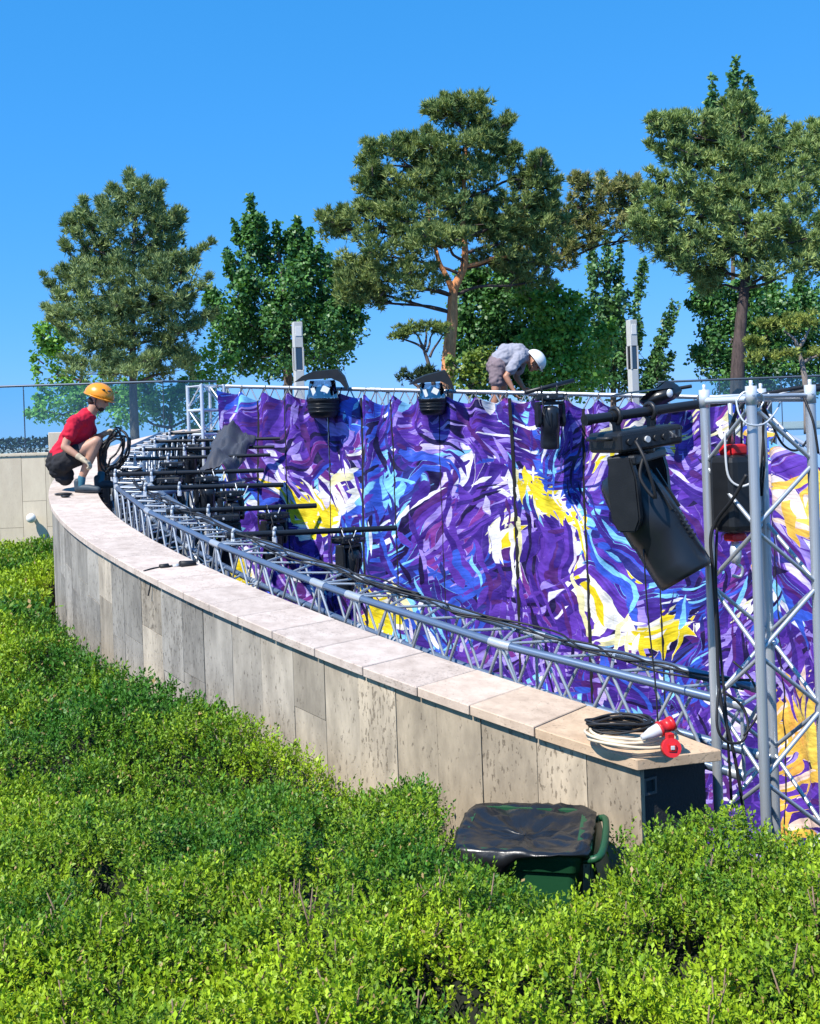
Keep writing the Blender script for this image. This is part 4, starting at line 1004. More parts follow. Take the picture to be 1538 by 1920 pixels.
# ================================================================== WHEELIE BIN
def wheelie_bin():
    base = P(985, 1600, 4.72); base.z = 0.06
    r = thing('wheelie_bin', base, 'dark green wheelie bin with a black liner over its rim, against the wall end', 'bin')
    R = rotz(-0.22); zt = P(985, 1552, 4.72).z - base.z
    def L(x, y, z): return base + R @ Vector((x * 0.86, y * 0.86, z))
    def ring(w, d, z, n=8, rad=0.05):
        pts = []
        for cx, cy, a0 in ((1, 1, 0), (-1, 1, 90), (-1, -1, 180), (1, -1, 270)):
            for k in range(n + 1):
                a = math.radians(a0 + 90 * k / n); pts.append(L(cx * (w / 2 - rad) + rad * math.cos(a), cy * (d / 2 - rad) + rad * math.sin(a), z))
        return pts
    lv = [(0.46, 0.44, 0.05), (0.52, 0.50, zt * 0.5), (0.58, 0.57, zt - 0.09), (0.60, 0.60, zt - 0.085), (0.62, 0.63, zt - 0.03), (0.62, 0.63, zt), (0.56, 0.57, zt), (0.54, 0.54, zt - 0.3)]
    mb = MB(); rr = [ring(*q) for q in lv]; n = len(rr[0])
    mb.add([p for q in rr for p in q], [(i * n + k, i * n + (k + 1) % n, (i + 1) * n + (k + 1) % n, (i + 1) * n + k) for i in range(len(rr) - 1) for k in range(n)], False)
    mb.add(rr[0], [list(range(n))]); mb.add(rr[-1], [list(range(n))]); mb.build('body', M['bin'], r)
    for x in (-0.17, 0.0, 0.17): MB().box(L(x, -0.275, zt * 0.55), (0.02, 0.012, zt * 0.55), R @ rotx(-0.06)).build('rib', M['bin'], r)
    for y in (-0.16, 0.16): MB().tube([L(0.33, y - 0.05, zt - 0.02), L(0.33, y + 0.05, zt - 0.02)], 0.022, 10).build('hinge', M['bin'], r)
    # handle side on the right, lid hanging down it
    MB().tube(spline([L(0.30, -0.24, zt - 0.05), L(0.40, -0.24, zt - 0.02), L(0.40, 0.24, zt - 0.02), L(0.30, 0.24, zt - 0.05)], 6), 0.016, 8).build('handle', M['bin'], r)
    mb = MB(); rows = []
    for j in range(6):
        v = j / 5; rows.append([L(0.345 + 0.06 * math.sin(v * 2.6) , y, zt - 0.01 - 0.62 * v) for y in (-0.29, -0.27, -0.1, 0.1, 0.27, 0.29)])
    for j in range(5, -1, -1):
        v = j / 5; rows.append([L(0.365 + 0.06 * math.sin(v * 2.6) , y, zt - 0.01 - 0.62 * v) for y in (-0.29, -0.27, -0.1, 0.1, 0.27, 0.29)])
    mb.grid(rows, False); mb.build('lid', M['bin'], r)
    for y in (-0.26, 0.26): MB().tube([L(0.24, y - 0.025, 0.10), L(0.24, y + 0.025, 0.10)], 0.10, 16).build('wheel', M['rubber'], r)
    # liner pulled over the rim
    mb = MB(); rows = []
    for j in range(22):
        v = j / 21; row = []
        for k in range(73):
            a = 2 * math.pi * k / 72; ca, sa = math.cos(a), math.sin(a); q = (abs(ca) ** 6 + abs(sa) ** 6) ** (-1 / 6)
            w0 = 0.32 * min(1, v / 0.35); nz = mnoise.noise(Vector((ca * 3, sa * 3, 2.0))); n2 = mnoise.noise(Vector((w0 * ca * 22, w0 * sa * 22, 3 + v))); n3 = mnoise.noise(Vector((ca * 22, sa * 22, v * 2)))
            drop = 0.03 + 0.20 * max(0, -ca * 0.9 + 0.05) + 0.05 * nz
            if v < 0.35:
                t = v / 0.35; w = lerp(0.004, 0.325, t); z = zt - 0.035 + 0.045 * t * t + 0.03 * n2 * (1 - t) + 0.025 * mnoise.noise(Vector((w * ca * 14, w * sa * 14, 7)))
            else:
                t = (v - 0.35) / 0.65; w = 0.332 + 0.022 * math.sin(t * 3) + 0.016 * n2 * t + 0.012 * n3; z = zt + 0.012 - drop * t
            row.append(L(w * q * ca, w * 1.01 * q * sa, z + 0.008 * n3))
        rows.append(row)
    mb.grid(rows); mb.build('liner', M['bag'], r)
    MB().tube(spline([L(-0.05, -0.345, zt - 0.12), L(-0.12, -0.37, zt - 0.15), L(-0.2, -0.375, zt - 0.17), L(-0.25, -0.36, zt - 0.22)], 6), [0.01] + [0.02] * 17 + [0.008], 6).build('liner_knot', M['bag'], r)
wheelie_bin()

# ================================================================== LAMP COLUMNS
def lamp_column(px, ytop, d, w, label):
    t = P(px, ytop, d); b = Vector((t.x, t.y, TERR)); h = t.z - TERR
    r = thing('lamp_column', b, label, 'lamp post', 'square lamp columns on the terrace')
    R = rotz(0.35)
    bevbox('shaft', b + Vector((0, 0, (h - 1.02) / 2)), (w, w, h - 1.02), M['postmetal'], r, R, 0.01)
    bevbox('glass_window', b + Vector((0, 0, h - 0.78)), (w * 0.9, w * 0.9, 0.46), M['lens'], r, R, 0.004)
    for sx in (-1, 1):
        for sy in (-1, 1): bevbox('corner_bar', b + R @ Vector((sx * w * 0.46, sy * w * 0.46, 0)) + Vector((0, 0, h - 0.78)), (0.03, 0.03, 0.48), M['postmetal'], r, R, 0.003)
    bevbox('head', b + Vector((0, 0, h - 0.27)), (w, w, 0.54), M['postmetal'], r, R, 0.01)
    bevbox('lamp_panel', b + R @ Vector((0, -w * 0.5 - 0.004, 0)) + Vector((0, 0, h - 0.20)), (w * 0.7, 0.01, 0.2), M['white'], r, R, 0.002)
lamp_column(557, 604, 22.5, 0.19, 'pale square lamp column in front of the upright broadleaf tree at left')
lamp_column(1184, 600, 22.0, 0.165, 'pale square lamp column right of the worker in the white helmet')

# ================================================================== PEOPLE
def blob_mesh(name, balls, voxel, mat, parent, smooth=6, fold=0.0):
    """one continuous surface through a cloud of overlapping balls"""
    mb = MB()
    for c, r in balls: mb.sphere(c, r, 12, 8)
    me = bpy.data.meshes.new('tmp'); o0 = org(parent); me.from_pydata([tuple(v - o0) for v in mb.v], [], mb.f)
    bm = bmesh.new(); bm.from_mesh(me); bmesh.ops.remove_doubles(bm, verts=bm.verts, dist=1e-5); bmesh.ops.recalc_face_normals(bm, faces=bm.faces); bm.to_mesh(me); bm.free()
    t = bpy.data.objects.new('tmp', me); COL.objects.link(t)
    m = t.modifiers.new('r', 'REMESH'); m.mode = 'VOXEL'; m.voxel_size = voxel
    s = t.modifiers.new('s', 'SMOOTH'); s.iterations = smooth; s.factor = 0.5
    dg = bpy.context.evaluated_depsgraph_get(); ev = t.evaluated_get(dg)
    out = bpy.data.meshes.new_from_object(ev); out.name = name
    bpy.data.objects.remove(t); bpy.data.meshes.remove(me)
    if fold:
        cos = [v.co + v.normal * fold * (mnoise.noise(Vector((v.co.x * 9 + v.co.z * 7, v.co.y * 8, v.co.z * 22 - v.co.x * 9))) + 0.6 * mnoise.noise(v.co * 30)) for v in out.vertices]
        for v, c in zip(out.vertices, cos): v.co = c
    out.materials.clear(); out.polygons.foreach_set('use_smooth', [True] * len(out.polygons)); out.update()
    return obj_from_mesh(name, out, mat, parent)
def limb(pts, rads, step=0.35):
    out = []
    for i in range(len(pts) - 1):
        a, b = Vector(pts[i]), Vector(pts[i + 1]); L = (b - a).length; n = max(2, int(L / (min(rads[i], rads[i + 1]) * step)) + 1)
        for k in range(n + 1): out.append((lerp(a, b, k / n), lerp(rads[i], rads[i + 1], k / n)))
    return out
def hand(wrist, fwd, palm_n, s, curl=0.9):
    """palm, four unequal curled fingers and a thumb from the side of the palm"""
    f = Vector(fwd).normalized(); n = Vector(palm_n); n = (n - f * n.dot(f)).normalized(); side = f.cross(n)
    w = Vector(wrist); out = limb([w, w + f * 0.035 * s], [0.026 * s, 0.03 * s])
    for q in (-1.5, -0.5, 0.5, 1.5): out += limb([w + f * 0.02 * s + side * q * 0.014 * s, w + f * 0.085 * s + side * q * 0.021 * s], [0.018 * s, 0.0135 * s])
    for k, ln in enumerate((0.062, 0.075, 0.080, 0.070)):
        q = (1.5, 0.5, -0.5, -1.5)[3 - k]; p = w + f * 0.088 * s + side * q * 0.022 * s; d = f; 
        for j, fr in enumerate((0.45, 0.32, 0.25)):
            d = (Matrix.Rotation(curl * (0.5 + 0.3 * j), 3, side) @ d); p2 = p + d * ln * fr * s; out += limb([p, p2], [0.0095 * s, 0.0088 * s], 0.5); p = p2
    t0 = w + f * 0.025 * s + side * 0.03 * s; t1 = t0 + (f * 0.6 + side * 0.8 + n * 0.3).normalized() * 0.045 * s; t2 = t1 + (f + n * 0.7).normalized() * 0.035 * s
    out += limb([t0, t1, t2], [0.014 * s, 0.012 * s, 0.010 * s], 0.5)
    return out
def head_balls(c, face, up, s):
    f = Vector(face).normalized(); u = Vector(up); u = (u - f * u.dot(f)).normalized(); e = f.cross(u)
    out = [(c + u * 0.035 * s - f * 0.012 * s, 0.088 * s), (c + u * 0.03 * s + f * 0.02 * s, 0.078 * s), (c - u * 0.03 * s + f * 0.025 * s, 0.066 * s), (c - u * 0.07 * s + f * 0.045 * s, 0.042 * s), (c - u * 0.095 * s + f * 0.058 * s, 0.022 * s)]
    out += limb([c + u * 0.012 * s + f * 0.092 * s, c - u * 0.028 * s + f * 0.110 * s], [0.010 * s, 0.016 * s], 0.5)          # nose
    out += limb([c - u * 0.056 * s + f * 0.083 * s - e * 0.018 * s, c - u * 0.056 * s + f * 0.083 * s + e * 0.018 * s], [0.009 * s, 0.009 * s], 0.5)   # mouth
    out += limb([c + u * 0.022 * s + f * 0.085 * s - e * 0.04 * s, c + u * 0.022 * s + f * 0.085 * s + e * 0.04 * s], [0.010 * s, 0.010 * s], 0.5)   # brow
    for sg in (-1, 1): out += limb([c + e * sg * 0.083 * s - f * 0.012 * s + u * 0.012 * s, c + e * sg * 0.086 * s - f * 0.010 * s - u * 0.03 * s], [0.018 * s, 0.012 * s], 0.5)
    return out, f, u, e
def eyes(c, f, u, e, s, parent):
    for sg in (-1, 1): MB().sphere(c + f * 0.088 * s + e * sg * 0.031 * s + u * 0.004 * s, 0.010 * s, 8, 6).build('eye', M['eye'], parent)
def helmet(c, f, u, e, s, mat, parent, vents=True):
    R = Matrix((f, -e, u)).transposed() if False else Matrix((f, u.cross(f), u)).transposed()
    cc = c + u * 0.045 * s - f * 0.006 * s
    mb = MB(); mb.sphere(cc, (0.142 * s, 0.122 * s, 0.118 * s), 28, 12, R, -0.12)
    o = mb.build('helmet', mat, parent); m = o.modifiers.new('t', 'SOLIDIFY'); m.thickness = 0.008; m.offset = 1
    mb = MB(); pts = [cc + R @ Vector((0.147 * s * math.cos(a), 0.127 * s * math.sin(a), -0.018 * s - 0.012 * s * math.cos(a))) for a in np.linspace(0, 2 * math.pi, 33)[:-1]]
    mb.tube(pts, 0.0075 * s, 6, closed=True); mb.build('helmet_rim', mat, o)
    mb = MB(); rows = [[cc + R @ Vector(((0.140 + dx) * s * math.cos(a), 0.122 * s * math.sin(a), (-0.012 - dx * 0.35) * s)) for a in np.linspace(-0.9, 0.9, 9)] for dx in (0, 0.035)]
    mb.grid(rows); q = mb.build('helmet_peak', mat, o); m = q.modifiers.new('t', 'SOLIDIFY'); m.thickness = 0.006
    if vents:
        for sg in (-1, 1):
            for k in range(3):
                a = 0.55 + 0.55 * k; p = Vector((0.146 * s * math.cos(a) , sg * 0.098 * s * (0.9 + 0.1 * math.sin(a)), 0.068 * s)); mb = MB(); mb.sphere(cc + R @ p, (0.020 * s, 0.008 * s, 0.010 * s), 8, 6, R); mb.build('vent', M['black'], o)
    for sg in (-1, 1):
        MB().tube(spline([cc + R @ Vector((0.02 * s, sg * 0.112 * s, 0)), c + f * 0.02 * s + e * -sg * 0.088 * s - u * 0.05 * s, c + f * 0.05 * s - u * 0.105 * s], 5), 0.006 * s, 5).build('chin_strap', M['black'], o)
    return o
def shoe(heel, toe, s, parent, mat):
    h, t = Vector(heel), Vector(toe); f = (t - h).normalized(); up = Vector((0, 0, 1)); side = f.cross(up).normalized()
    b = limb([h + up * 0.045 * s, h + f * 0.13 * s + up * 0.045 * s, t - f * 0.04 * s + up * 0.032 * s], [0.042 * s, 0.043 * s, 0.034 * s]) + limb([h + up * 0.05 * s, h + up * 0.11 * s], [0.042 * s, 0.045 * s])
    o = blob_mesh('shoe', b, 0.012 * s, mat, parent, 4)
    mb = MB(); pts = []
    for k in range(20):
        a = 2 * math.pi * k / 20; x = math.cos(a); pts.append(h + f * (0.115 + 0.155 * x) * s + side * (0.046 - 0.008 * (x < 0)) * math.sin(a) * s)
    mb.prism(pts, (0, 0, 0.022 * s)); mb.build('sole', M['rubber'], o)
    return o

def crouching_worker():
    D = 11.75; s = 1.0
    zc = lambda p: p
    foot = wall_at(8.6, 0.27); 
    r = thing('person', foot, 'worker in orange helmet, red t-shirt and black shorts crouching on the coping', 'person')
    def J(px, py, dd=0.0): return P(px, py, D + dd)
    top = foot.z
    pel, chest, neck, hd = J(115, 862), J(147, 806), J(168, 773), J(185, 750)
    hipN, hipF = J(117, 868, -0.10), J(120, 866, 0.10)
    knN, knF = J(181, 828, -0.13), J(192, 836, 0.22)
    anN, anF = J(154, 894, -0.12), J(190, 886, 0.2)
    shN, shF = J(139, 793, -0.17), J(160, 787, 0.17)
    elN, elF = J(121, 838, -0.24), J(178, 824, 0.30)
    wrN, wrF = J(152, 859, -0.26), J(198, 812, 0.12)
    hb, f, u, e = head_balls(hd, (0.93, -0.10, -0.28), (0.25, 0, 1), 1.04)
    body = limb([pel, lerp(pel, chest, 0.5), chest, lerp(chest, neck, 0.7)], [0.135, 0.125, 0.135, 0.09])
    body += limb([neck - Vector((0, 0, 0.03)), hd - u * 0.03 - f * 0.02], [0.062, 0.058])
    for sh, el, wr in ((shN, elN, wrN), (shF, elF, wrF)):
        body += limb([lerp(chest, neck, 0.55), sh], [0.085, 0.066]) + limb([sh, lerp(sh, el, 0.5), el], [0.062, 0.054, 0.042]) + limb([el, lerp(el, wr, 0.3), wr], [0.043, 0.043, 0.028])
    for hp_, kn, an in ((hipN, knN, anN), (hipF, knF, anF)):
        body += limb([hp_, lerp(hp_, kn, 0.5), kn], [0.098, 0.085, 0.062]) + limb([kn, lerp(kn, an, 0.35), an], [0.060, 0.060, 0.040])
    body += hb
    b = blob_mesh('body', body, 0.011, M['skin'], r, 4)
    eyes(hd, f, u, e, 1.04, r)
    # gloves are hands in work gloves: five fingers each
    blob_mesh('glove', hand(wrN, wrN - elN + Vector((0.05, 0, -0.03)), (0.4, 0, -1), 1.1, 0.9) + limb([lerp(wrN, elN, 0.18), wrN], [0.036, 0.032]), 0.0065, M['glove'], r, 2)
    blob_mesh('glove', hand(wrF, (1, -0.3, 0.25), (0.1, -0.4, -1), 1.1, 1.2) + limb([lerp(wrF, elF, 0.15), wrF], [0.034, 0.031]), 0.0065, M['glove'], r, 2)
    g = 0.014
    shirt = limb([lerp(pel, chest, 0.12), lerp(pel, chest, 0.5), chest, lerp(chest, neck, 0.75)], [0.138 + g, 0.130 + g, 0.137 + g, 0.088 + g])
    for sh, el in ((shN, elN), (shF, elF)): shirt += limb([lerp(chest, neck, 0.55), sh], [0.086 + g, 0.068 + g]) + limb([sh, lerp(sh, el, 0.52)], [0.064 + g, 0.062 + g])
    blob_mesh('t_shirt', shirt, 0.011, M['redshirt'], r, 5, 0.012)
    sh_ = limb([pel - Vector((0.02, 0, 0.02)), lerp(pel, chest, 0.16)], [0.137 + g, 0.128 + g])
    for hp_, kn in ((hipN, knN), (hipF, knF)): sh_ += limb([hp_, lerp(hp_, kn, 0.45)], [0.104 + g, 0.092 + g])
    sh_ += limb([J(113, 880), J(122, 893)], [0.12, 0.10])
    blob_mesh('shorts', sh_, 0.011, M['blackshort'], r, 5, 0.012)
    def onco(px, py, dd):       # drop a foot point to the coping
        p = J(px, py, dd); k = min(np.linspace(6, 11, 200), key=lambda q: (wall_at(q, .25) - p).to_2d().length); p.z = wall_at(k, 0.25).z + 0.002; return p
    hN, hF = onco(146, 0 + 905, -0.12), onco(183, 897, 0.15)
    shoe(hN, hN + Vector((0.27, -0.06, -0.005)), 1.0, r, M['shoe']); shoe(hF, hF + Vector((0.26, -0.05, 0.0)), 1.0, r, M['shoe'])
    for an, h_ in ((anN, hN), (anF, hF)): blob_mesh('sock', limb([h_ + Vector((0.03, 0, 0.07)), lerp(h_ + Vector((0.03, 0, 0.09)), an, 0.9)], [0.045, 0.044]), 0.012, M['teal'], r, 3)
    helmet(hd, f, u, e, 1.12, M['orange'], r)
    mb = MB(); mb.sphere(hd - f * 0.045 - u * 0.02, (0.075, 0.08, 0.06), 12, 8); mb.build('hair', M['hair'], r)
    mb = MB(); mb.sphere(hd + f * 0.055 - u * 0.078, (0.036, 0.045, 0.040), 10, 8); mb.build('beard', M['hair'], r)
    # black cable bundle he holds
    c = J(214, 845, 0.0); mb = MB(); rs = random.Random(6)
    CB = thing('held_cable_bundle', c, 'looped bundle of thick black cable in the crouching worker\'s hands', 'cable')
    for k in range(7):
        pts = []
        for q in range(30):
            a = 2 * math.pi * q / 30; rx = 0.115 + 0.016 * (k - 3) + 0.02 * math.sin(2 * a + k * 1.7); rz_ = 0.19 + 0.016 * ((k * 5) % 7 - 3) + 0.022 * math.sin(3 * a + k * 2.1)
            pts.append(c + Vector((rx * math.cos(a) + 0.055 * math.sin(a), 0.03 * (k - 3) * 0.9 + 0.04 * math.sin(2 * a + k), rz_ * math.sin(a) + 0.010 * math.sin(5 * a + k))))
        MB().tube(pts, 0.0115, 6, closed=True).build('loop', M['rubber'], CB)
    for k in range(4):
        MB().tube(spline([c + Vector((0.05 + 0.03 * k, 0, -0.2)), c + Vector((0.12, 0.02 * k, -0.24 - 0.02 * k)), c + Vector((0.22, 0.03, -0.23)), c + Vector((0.30, 0.03 * k, -0.20 - 0.03 * k))], 6), 0.0115, 6).build('tail', M['rubber'], CB)
    for k in range(3):
        p = c + Vector((-0.04 + 0.03 * k, -0.06, -0.20 - 0.02 * k)); MB().tube([p, p + Vector((0.05, -0.02, -0.05))], 0.02, 10).build('connector', M['black'], CB)
    # two flat black shapes by his shoe
    q = onco(113, 906, -0.3); it = MB().sphere(q + Vector((0.03, 0, 0.012)), (0.10, 0.06, 0.014), 14, 8).build('flat_black_item', M['black']); tag(it, 'small flat black pouch on the coping behind the worker\'s heel', 'item')
    q = onco(122, 916, -0.45); it = MB().sphere(q + Vector((0, 0, 0.012)), (0.05, 0.04, 0.013), 14, 8).build('small_black_disc', M['black']); tag(it, 'little round black tape on the coping below the pouch', 'disc')
crouching_worker()

def bending_worker():
    D = 14.35; FZ = 2.90
    base = P(928, 790, D); base.z = FZ
    r = thing('person', base, 'worker in white helmet, grey t-shirt and mauve shorts bending over the backdrop truss', 'person')
    def J(px, py, dd=0.0): return P(px, py, D + dd)
    pel, mid, chest, neck, hd = J(935, 683), J(950, 664), J(971, 664), J(987, 668), J(1000, 680)
    hipN, hipF = J(933, 688, -0.10), J(936, 688, 0.10)
    anN = J(926, 780, -0.14); anN.z = FZ + 0.09; anF = J(946, 780, 0.16); anF.z = FZ + 0.09
    knN = J(930, 731, -0.15); knF = J(944, 728, 0.16)
    shN, shF = J(973, 672, -0.16), J(980, 672, 0.17)
    elN, elF = J(949, 706, -0.22), J(968, 706, 0.2)
    wrN, wrF = J(964, 733, -0.25), J(983, 728, 0.1)
    s = 0.95
    hb, f, u, e = head_balls(hd, (0.62, -0.05, -0.80), (0.8, 0, 0.55), 0.98)
    body = limb([pel, mid, chest, neck], [0.135, 0.128, 0.132, 0.08]) + limb([neck, hd - u * 0.02], [0.060, 0.056]) + hb
    for sh, el, wr in ((shN, elN, wrN), (shF, elF, wrF)):
        body += limb([lerp(chest, neck, 0.5), sh], [0.085, 0.062]) + limb([sh, el], [0.058, 0.040]) + limb([el, lerp(el, wr, 0.3), wr], [0.041, 0.041, 0.026])
    for hp_, kn, an in ((hipN, knN, anN), (hipF, knF, anF)):
        body += limb([hp_, kn], [0.10, 0.062]) + limb([kn, lerp(kn, an, 0.35), an], [0.058, 0.060, 0.038])
    body += hand(wrN, wrN - elN, (1, 0, -0.2), 1.0, 0.7) + hand(wrF, wrF - elF, (1, 0, -0.2), 1.0, 0.7)
    blob_mesh('body', body, 0.0095, M['skin2'], r, 3)
    eyes(hd, f, u, e, 0.98, r); g = 0.014
    shirt = limb([lerp(pel, mid, 0.35), mid, chest, lerp(chest, neck, 0.8)], [0.138 + g, 0.132 + g, 0.134 + g, 0.082 + g])
    for sh, el in ((shN, elN), (shF, elF)): shirt += limb([lerp(chest, neck, 0.5), sh], [0.086 + g, 0.064 + g]) + limb([sh, lerp(sh, el, 0.62)], [0.062 + g, 0.064 + g])
    blob_mesh('t_shirt', shirt, 0.011, M['greyshirt'], r, 5, 0.012)
    sh_ = limb([pel - Vector((0.02, 0, 0.02)), lerp(pel, mid, 0.4)], [0.137 + g, 0.130 + g])
    for hp_, kn in ((hipN, knN), (hipF, knF)): sh_ += limb([hp_, lerp(hp_, kn, 0.62)], [0.104 + g, 0.088 + g])
    blob_mesh('shorts', sh_, 0.011, M['mauveshort'], r, 5, 0.012)
    for an in (anN, anF):
        h = Vector((an.x - 0.05, an.y, FZ + 0.001)); shoe(h, h + Vector((0.27, -0.03, 0)), 1.0, r, M['blackshort'])
    helmet(hd, f, u, e, 1.05, M['whitehel'], r, False)
    # bib of dark harness in front
    for sg in (-0.07, 0.07): MB().tube(spline([J(944, 690, sg), J(960, 695, sg), J(978, 690, sg)], 6), 0.02, 6).build('harness_strap', M['black'], r)
    pf = thing('work_platform', Vector((base.x, base.y, FLOOR)), 'plywood work platform behind the backdrop under the bending worker', 'platform')
    bevbox('deck', Vector((base.x + 0.15, base.y + 0.1, FZ - 0.02)), (1.9, 0.9, 0.035), M['deck'], pf, None, 0.004)
    for x in (-0.7, 1.0):
        for y in (-0.3, 0.5): rod('leg', Vector((base.x + x, base.y + y, FLOOR)), Vector((base.x + x, base.y + y, FZ - 0.04)), 0.024, M['steel'], pf)
bending_worker()

# ================================================================== HEDGE
def hedge_h(x, y):
    """height of the clipped hedge's top"""
    h = 1.05 + 0.27 * np.clip((y - 6.0) / 3.0, 0, 1) - 0.26 * np.clip((y - 11) / 5, 0, 1) + 0.11 * np.clip((x - 0.85) / 0.3, 0, 1) + 0.09 * np.clip((4.5 - y) / 0.3, 0, 1) + 0.10 * np.clip((0.35 - x) / 0.2, 0, 1) * np.clip((5.4 - y) / 0.6, 0, 1)
    h = h + 0.13 * (fbm(x * 0.9 + 3, y * 0.9, 1) - 0.5) * 2 + 0.13 * (fbm(x * 2.9, y * 2.9, 5) - 0.5) * 2 + 0.06 * (fbm(x * 9, y * 9, 15, 2) - 0.5) * 2
    pit = fbm(x * 2.6 + 9, y * 2.6 + 4, 12) - 0.3 * ((x > 0.65) & (y > 3.6))
    h = h - 0.32 * np.clip((pit - 0.575) / 0.09, 0, 1) * np.clip((6.5 - y) / 2, 0.2, 1)
    return h
BINX, BINY = P(985, 1600, 4.72).x, P(985, 1600, 4.72).y
def hedge_in(x, y):
    """metres inside the hedge's edge"""
    wob = 0.10 * (fbm(x * 2.2, y * 2.2, 40) - 0.5)
    sd_ = wall_sd(x, y) - 0.12 + wob
    front = 4.38 - 0.02 * x + wob - y           # clipped line on the right, short of the tower
    right = x > 0.9
    ins = np.where(right, np.where(y < 4.7, front, -1), sd_)
    bx = np.maximum(np.abs(x - BINX - 0.02) - 0.37, (4.13 + wob) - y)
    ins = np.minimum(ins, bx)
    return ins
def hedge():
    root = thing('clipped_hedge', (0, 3.5, 0), 'broad clipped bright green hedge filling the foreground up to the curved wall', 'hedge')
    allv = []; allf = []; allt = []; nv = 0
    # sprigs
    bands = [(2.35, 4.7, 4000, 0.0160, 11), (4.7, 6.5, 2800, 0.0195, 9), (6.5, 9.5, 1400, 0.027, 9), (9.5, 19.6, 420, 0.045, 9)]
    for (y0, y1, dens, ls, nl) in bands:
        ya = (y0 + y1) / 2; xl, xr = -0.40 * y1 - 0.9, min(0.42 * y1 + 0.9, 3.0)
        N = int((y1 - y0) * (xr - xl) * dens)
        x = rng.uniform(xl, xr, N); y = rng.uniform(y0, y1, N)
        ok = (x > -0.40 * y - 0.9) & (x < 0.42 * y + 0.9); x, y = x[ok], y[ok]
        ins = hedge_in(x, y); ok = ins > 0; x, y, ins = x[ok], y[ok], ins[ok]
        # thin patches
        th = fbm(x * 2.6 + 5, y * 2.6, 77) - 0.3 * ((x > 0.65) & (y > 3.6)); ok = rng.random(len(x)) > np.clip((th - 0.60) * 6, 0, 0.85); x, y, ins = x[ok], y[ok], ins[ok]
        z = hedge_h(x, y) - 0.14 * np.clip(1 - ins / 0.12, 0, 1) ** 2
        depth = rng.random(len(x)) ** 1.8 * 0.14
        # extra sprigs on the edge face
        e = rng.random(len(x)) < np.clip(1 - ins / 0.10, 0, 1) * 0.9
        depth = np.where(e, rng.random(len(x)) * 0.75, depth)
        n = len(x)
        up = unit(np.stack([rng.normal(0, 0.48, n), rng.normal(0, 0.48, n) - 0.08, np.ones(n)], 1))
        slen = rng.uniform(0.07, 0.13, n) * (ls / 0.0185) ** 0.6
        tall = rng.random(n) < 0.02; slen = np.where(tall, slen * 1.8, slen); depth = np.where(tall, 0.0, depth)
        base = np.stack([x, y, z - depth - slen * 0.72], 1)
        a = np.cross(up, np.array([0.3, 1, 0.1])); a = unit(a); b = np.cross(up, a)
        patch = fbm(x * 1.1 + 20, y * 1.1, 55); fine = fbm(x * 5, y * 5, 66)
        near = np.clip((4.6 - y) / 1.8, 0, 1)
        yel = np.clip((patch - 0.42) * 2.2 + 0.22 + 0.34 * near + (fine - 0.5) * 1.5 + rng.normal(0, 0.16, n), 0, 1)
        c0 = np.array([0.052, 0.158, 0.016]); c1 = np.array([0.310, 0.430, 0.018])
        col = c0 + (c1 - c0) * yel[:, None]
        for k in range(nl):
            t = 0.25 + 0.75 * k / (nl - 1); ang = 2.4 * k + rng.uniform(0, 6.28, n)
            rad = a * np.cos(ang)[:, None] + b * np.sin(ang)[:, None]
            elev_ = 0.22 + 0.80 * t + rng.normal(0, 0.28, n)
            d = unit(rad * np.cos(elev_)[:, None] + up * np.sin(elev_)[:, None])
            nrm = np.cross(d, np.cross(up, d)); side = unit(np.cross(d, up) + 0.001)
            side = unit(side + up * rng.normal(0, 0.35, n)[:, None])
            pos = base + up * (slen * t)[:, None]
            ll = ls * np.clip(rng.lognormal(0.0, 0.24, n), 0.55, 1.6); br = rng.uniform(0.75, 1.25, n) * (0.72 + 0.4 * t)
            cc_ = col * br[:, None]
            dead = rng.random(n) < 0.022; cc_[dead] = np.array([0.36, 0.25, 0.10])
            v, f, tt = blades(pos, d, side, ll, ll * 0.56, cc_, 0.52)
            allv.append(v); allf.append(f + nv); allt.append(tt); nv += len(v)
    o = mesh_np('foliage', np.concatenate(allv), np.concatenate(allf), M['hedge'], root, np.concatenate(allt)); o['kind'] = 'stuff'
    # dark inner mass
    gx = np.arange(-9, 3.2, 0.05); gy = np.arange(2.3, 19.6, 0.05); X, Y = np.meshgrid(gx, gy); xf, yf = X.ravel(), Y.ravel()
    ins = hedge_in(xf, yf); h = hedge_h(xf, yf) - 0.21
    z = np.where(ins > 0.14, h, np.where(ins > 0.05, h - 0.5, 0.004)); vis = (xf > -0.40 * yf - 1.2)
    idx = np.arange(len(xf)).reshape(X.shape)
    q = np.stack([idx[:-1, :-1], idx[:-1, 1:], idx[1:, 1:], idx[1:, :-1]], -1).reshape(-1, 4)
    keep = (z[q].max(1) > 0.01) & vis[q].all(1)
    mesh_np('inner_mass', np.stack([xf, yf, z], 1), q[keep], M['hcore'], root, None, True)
    # bare woody twigs showing through
    rs = random.Random(4); mb = MB()
    for k in range(130):
        yy = rs.uniform(2.7, 3.9) if k < 105 else rs.uniform(4.3, 8); xx = rs.uniform(-0.40 * yy, min(0.40 * yy, 1.7)); ins = hedge_in(np.array([xx]), np.array([yy]))[0]
        if ins < 0.05: continue
        h = float(hedge_h(np.array([xx]), np.array([yy]))[0]); L = rs.uniform(0.12, 0.24); p = Vector((xx, yy, h - L * 0.92))
        q = p + Vector((rs.uniform(-0.05, 0.05), rs.uniform(-0.05, 0.03), L)); m_ = lerp(p, q, 0.5) + Vector((rs.uniform(-0.012, 0.012), 0, 0))
        mb.tube([p, m_, q], [0.005, 0.004, 0.002], 5)
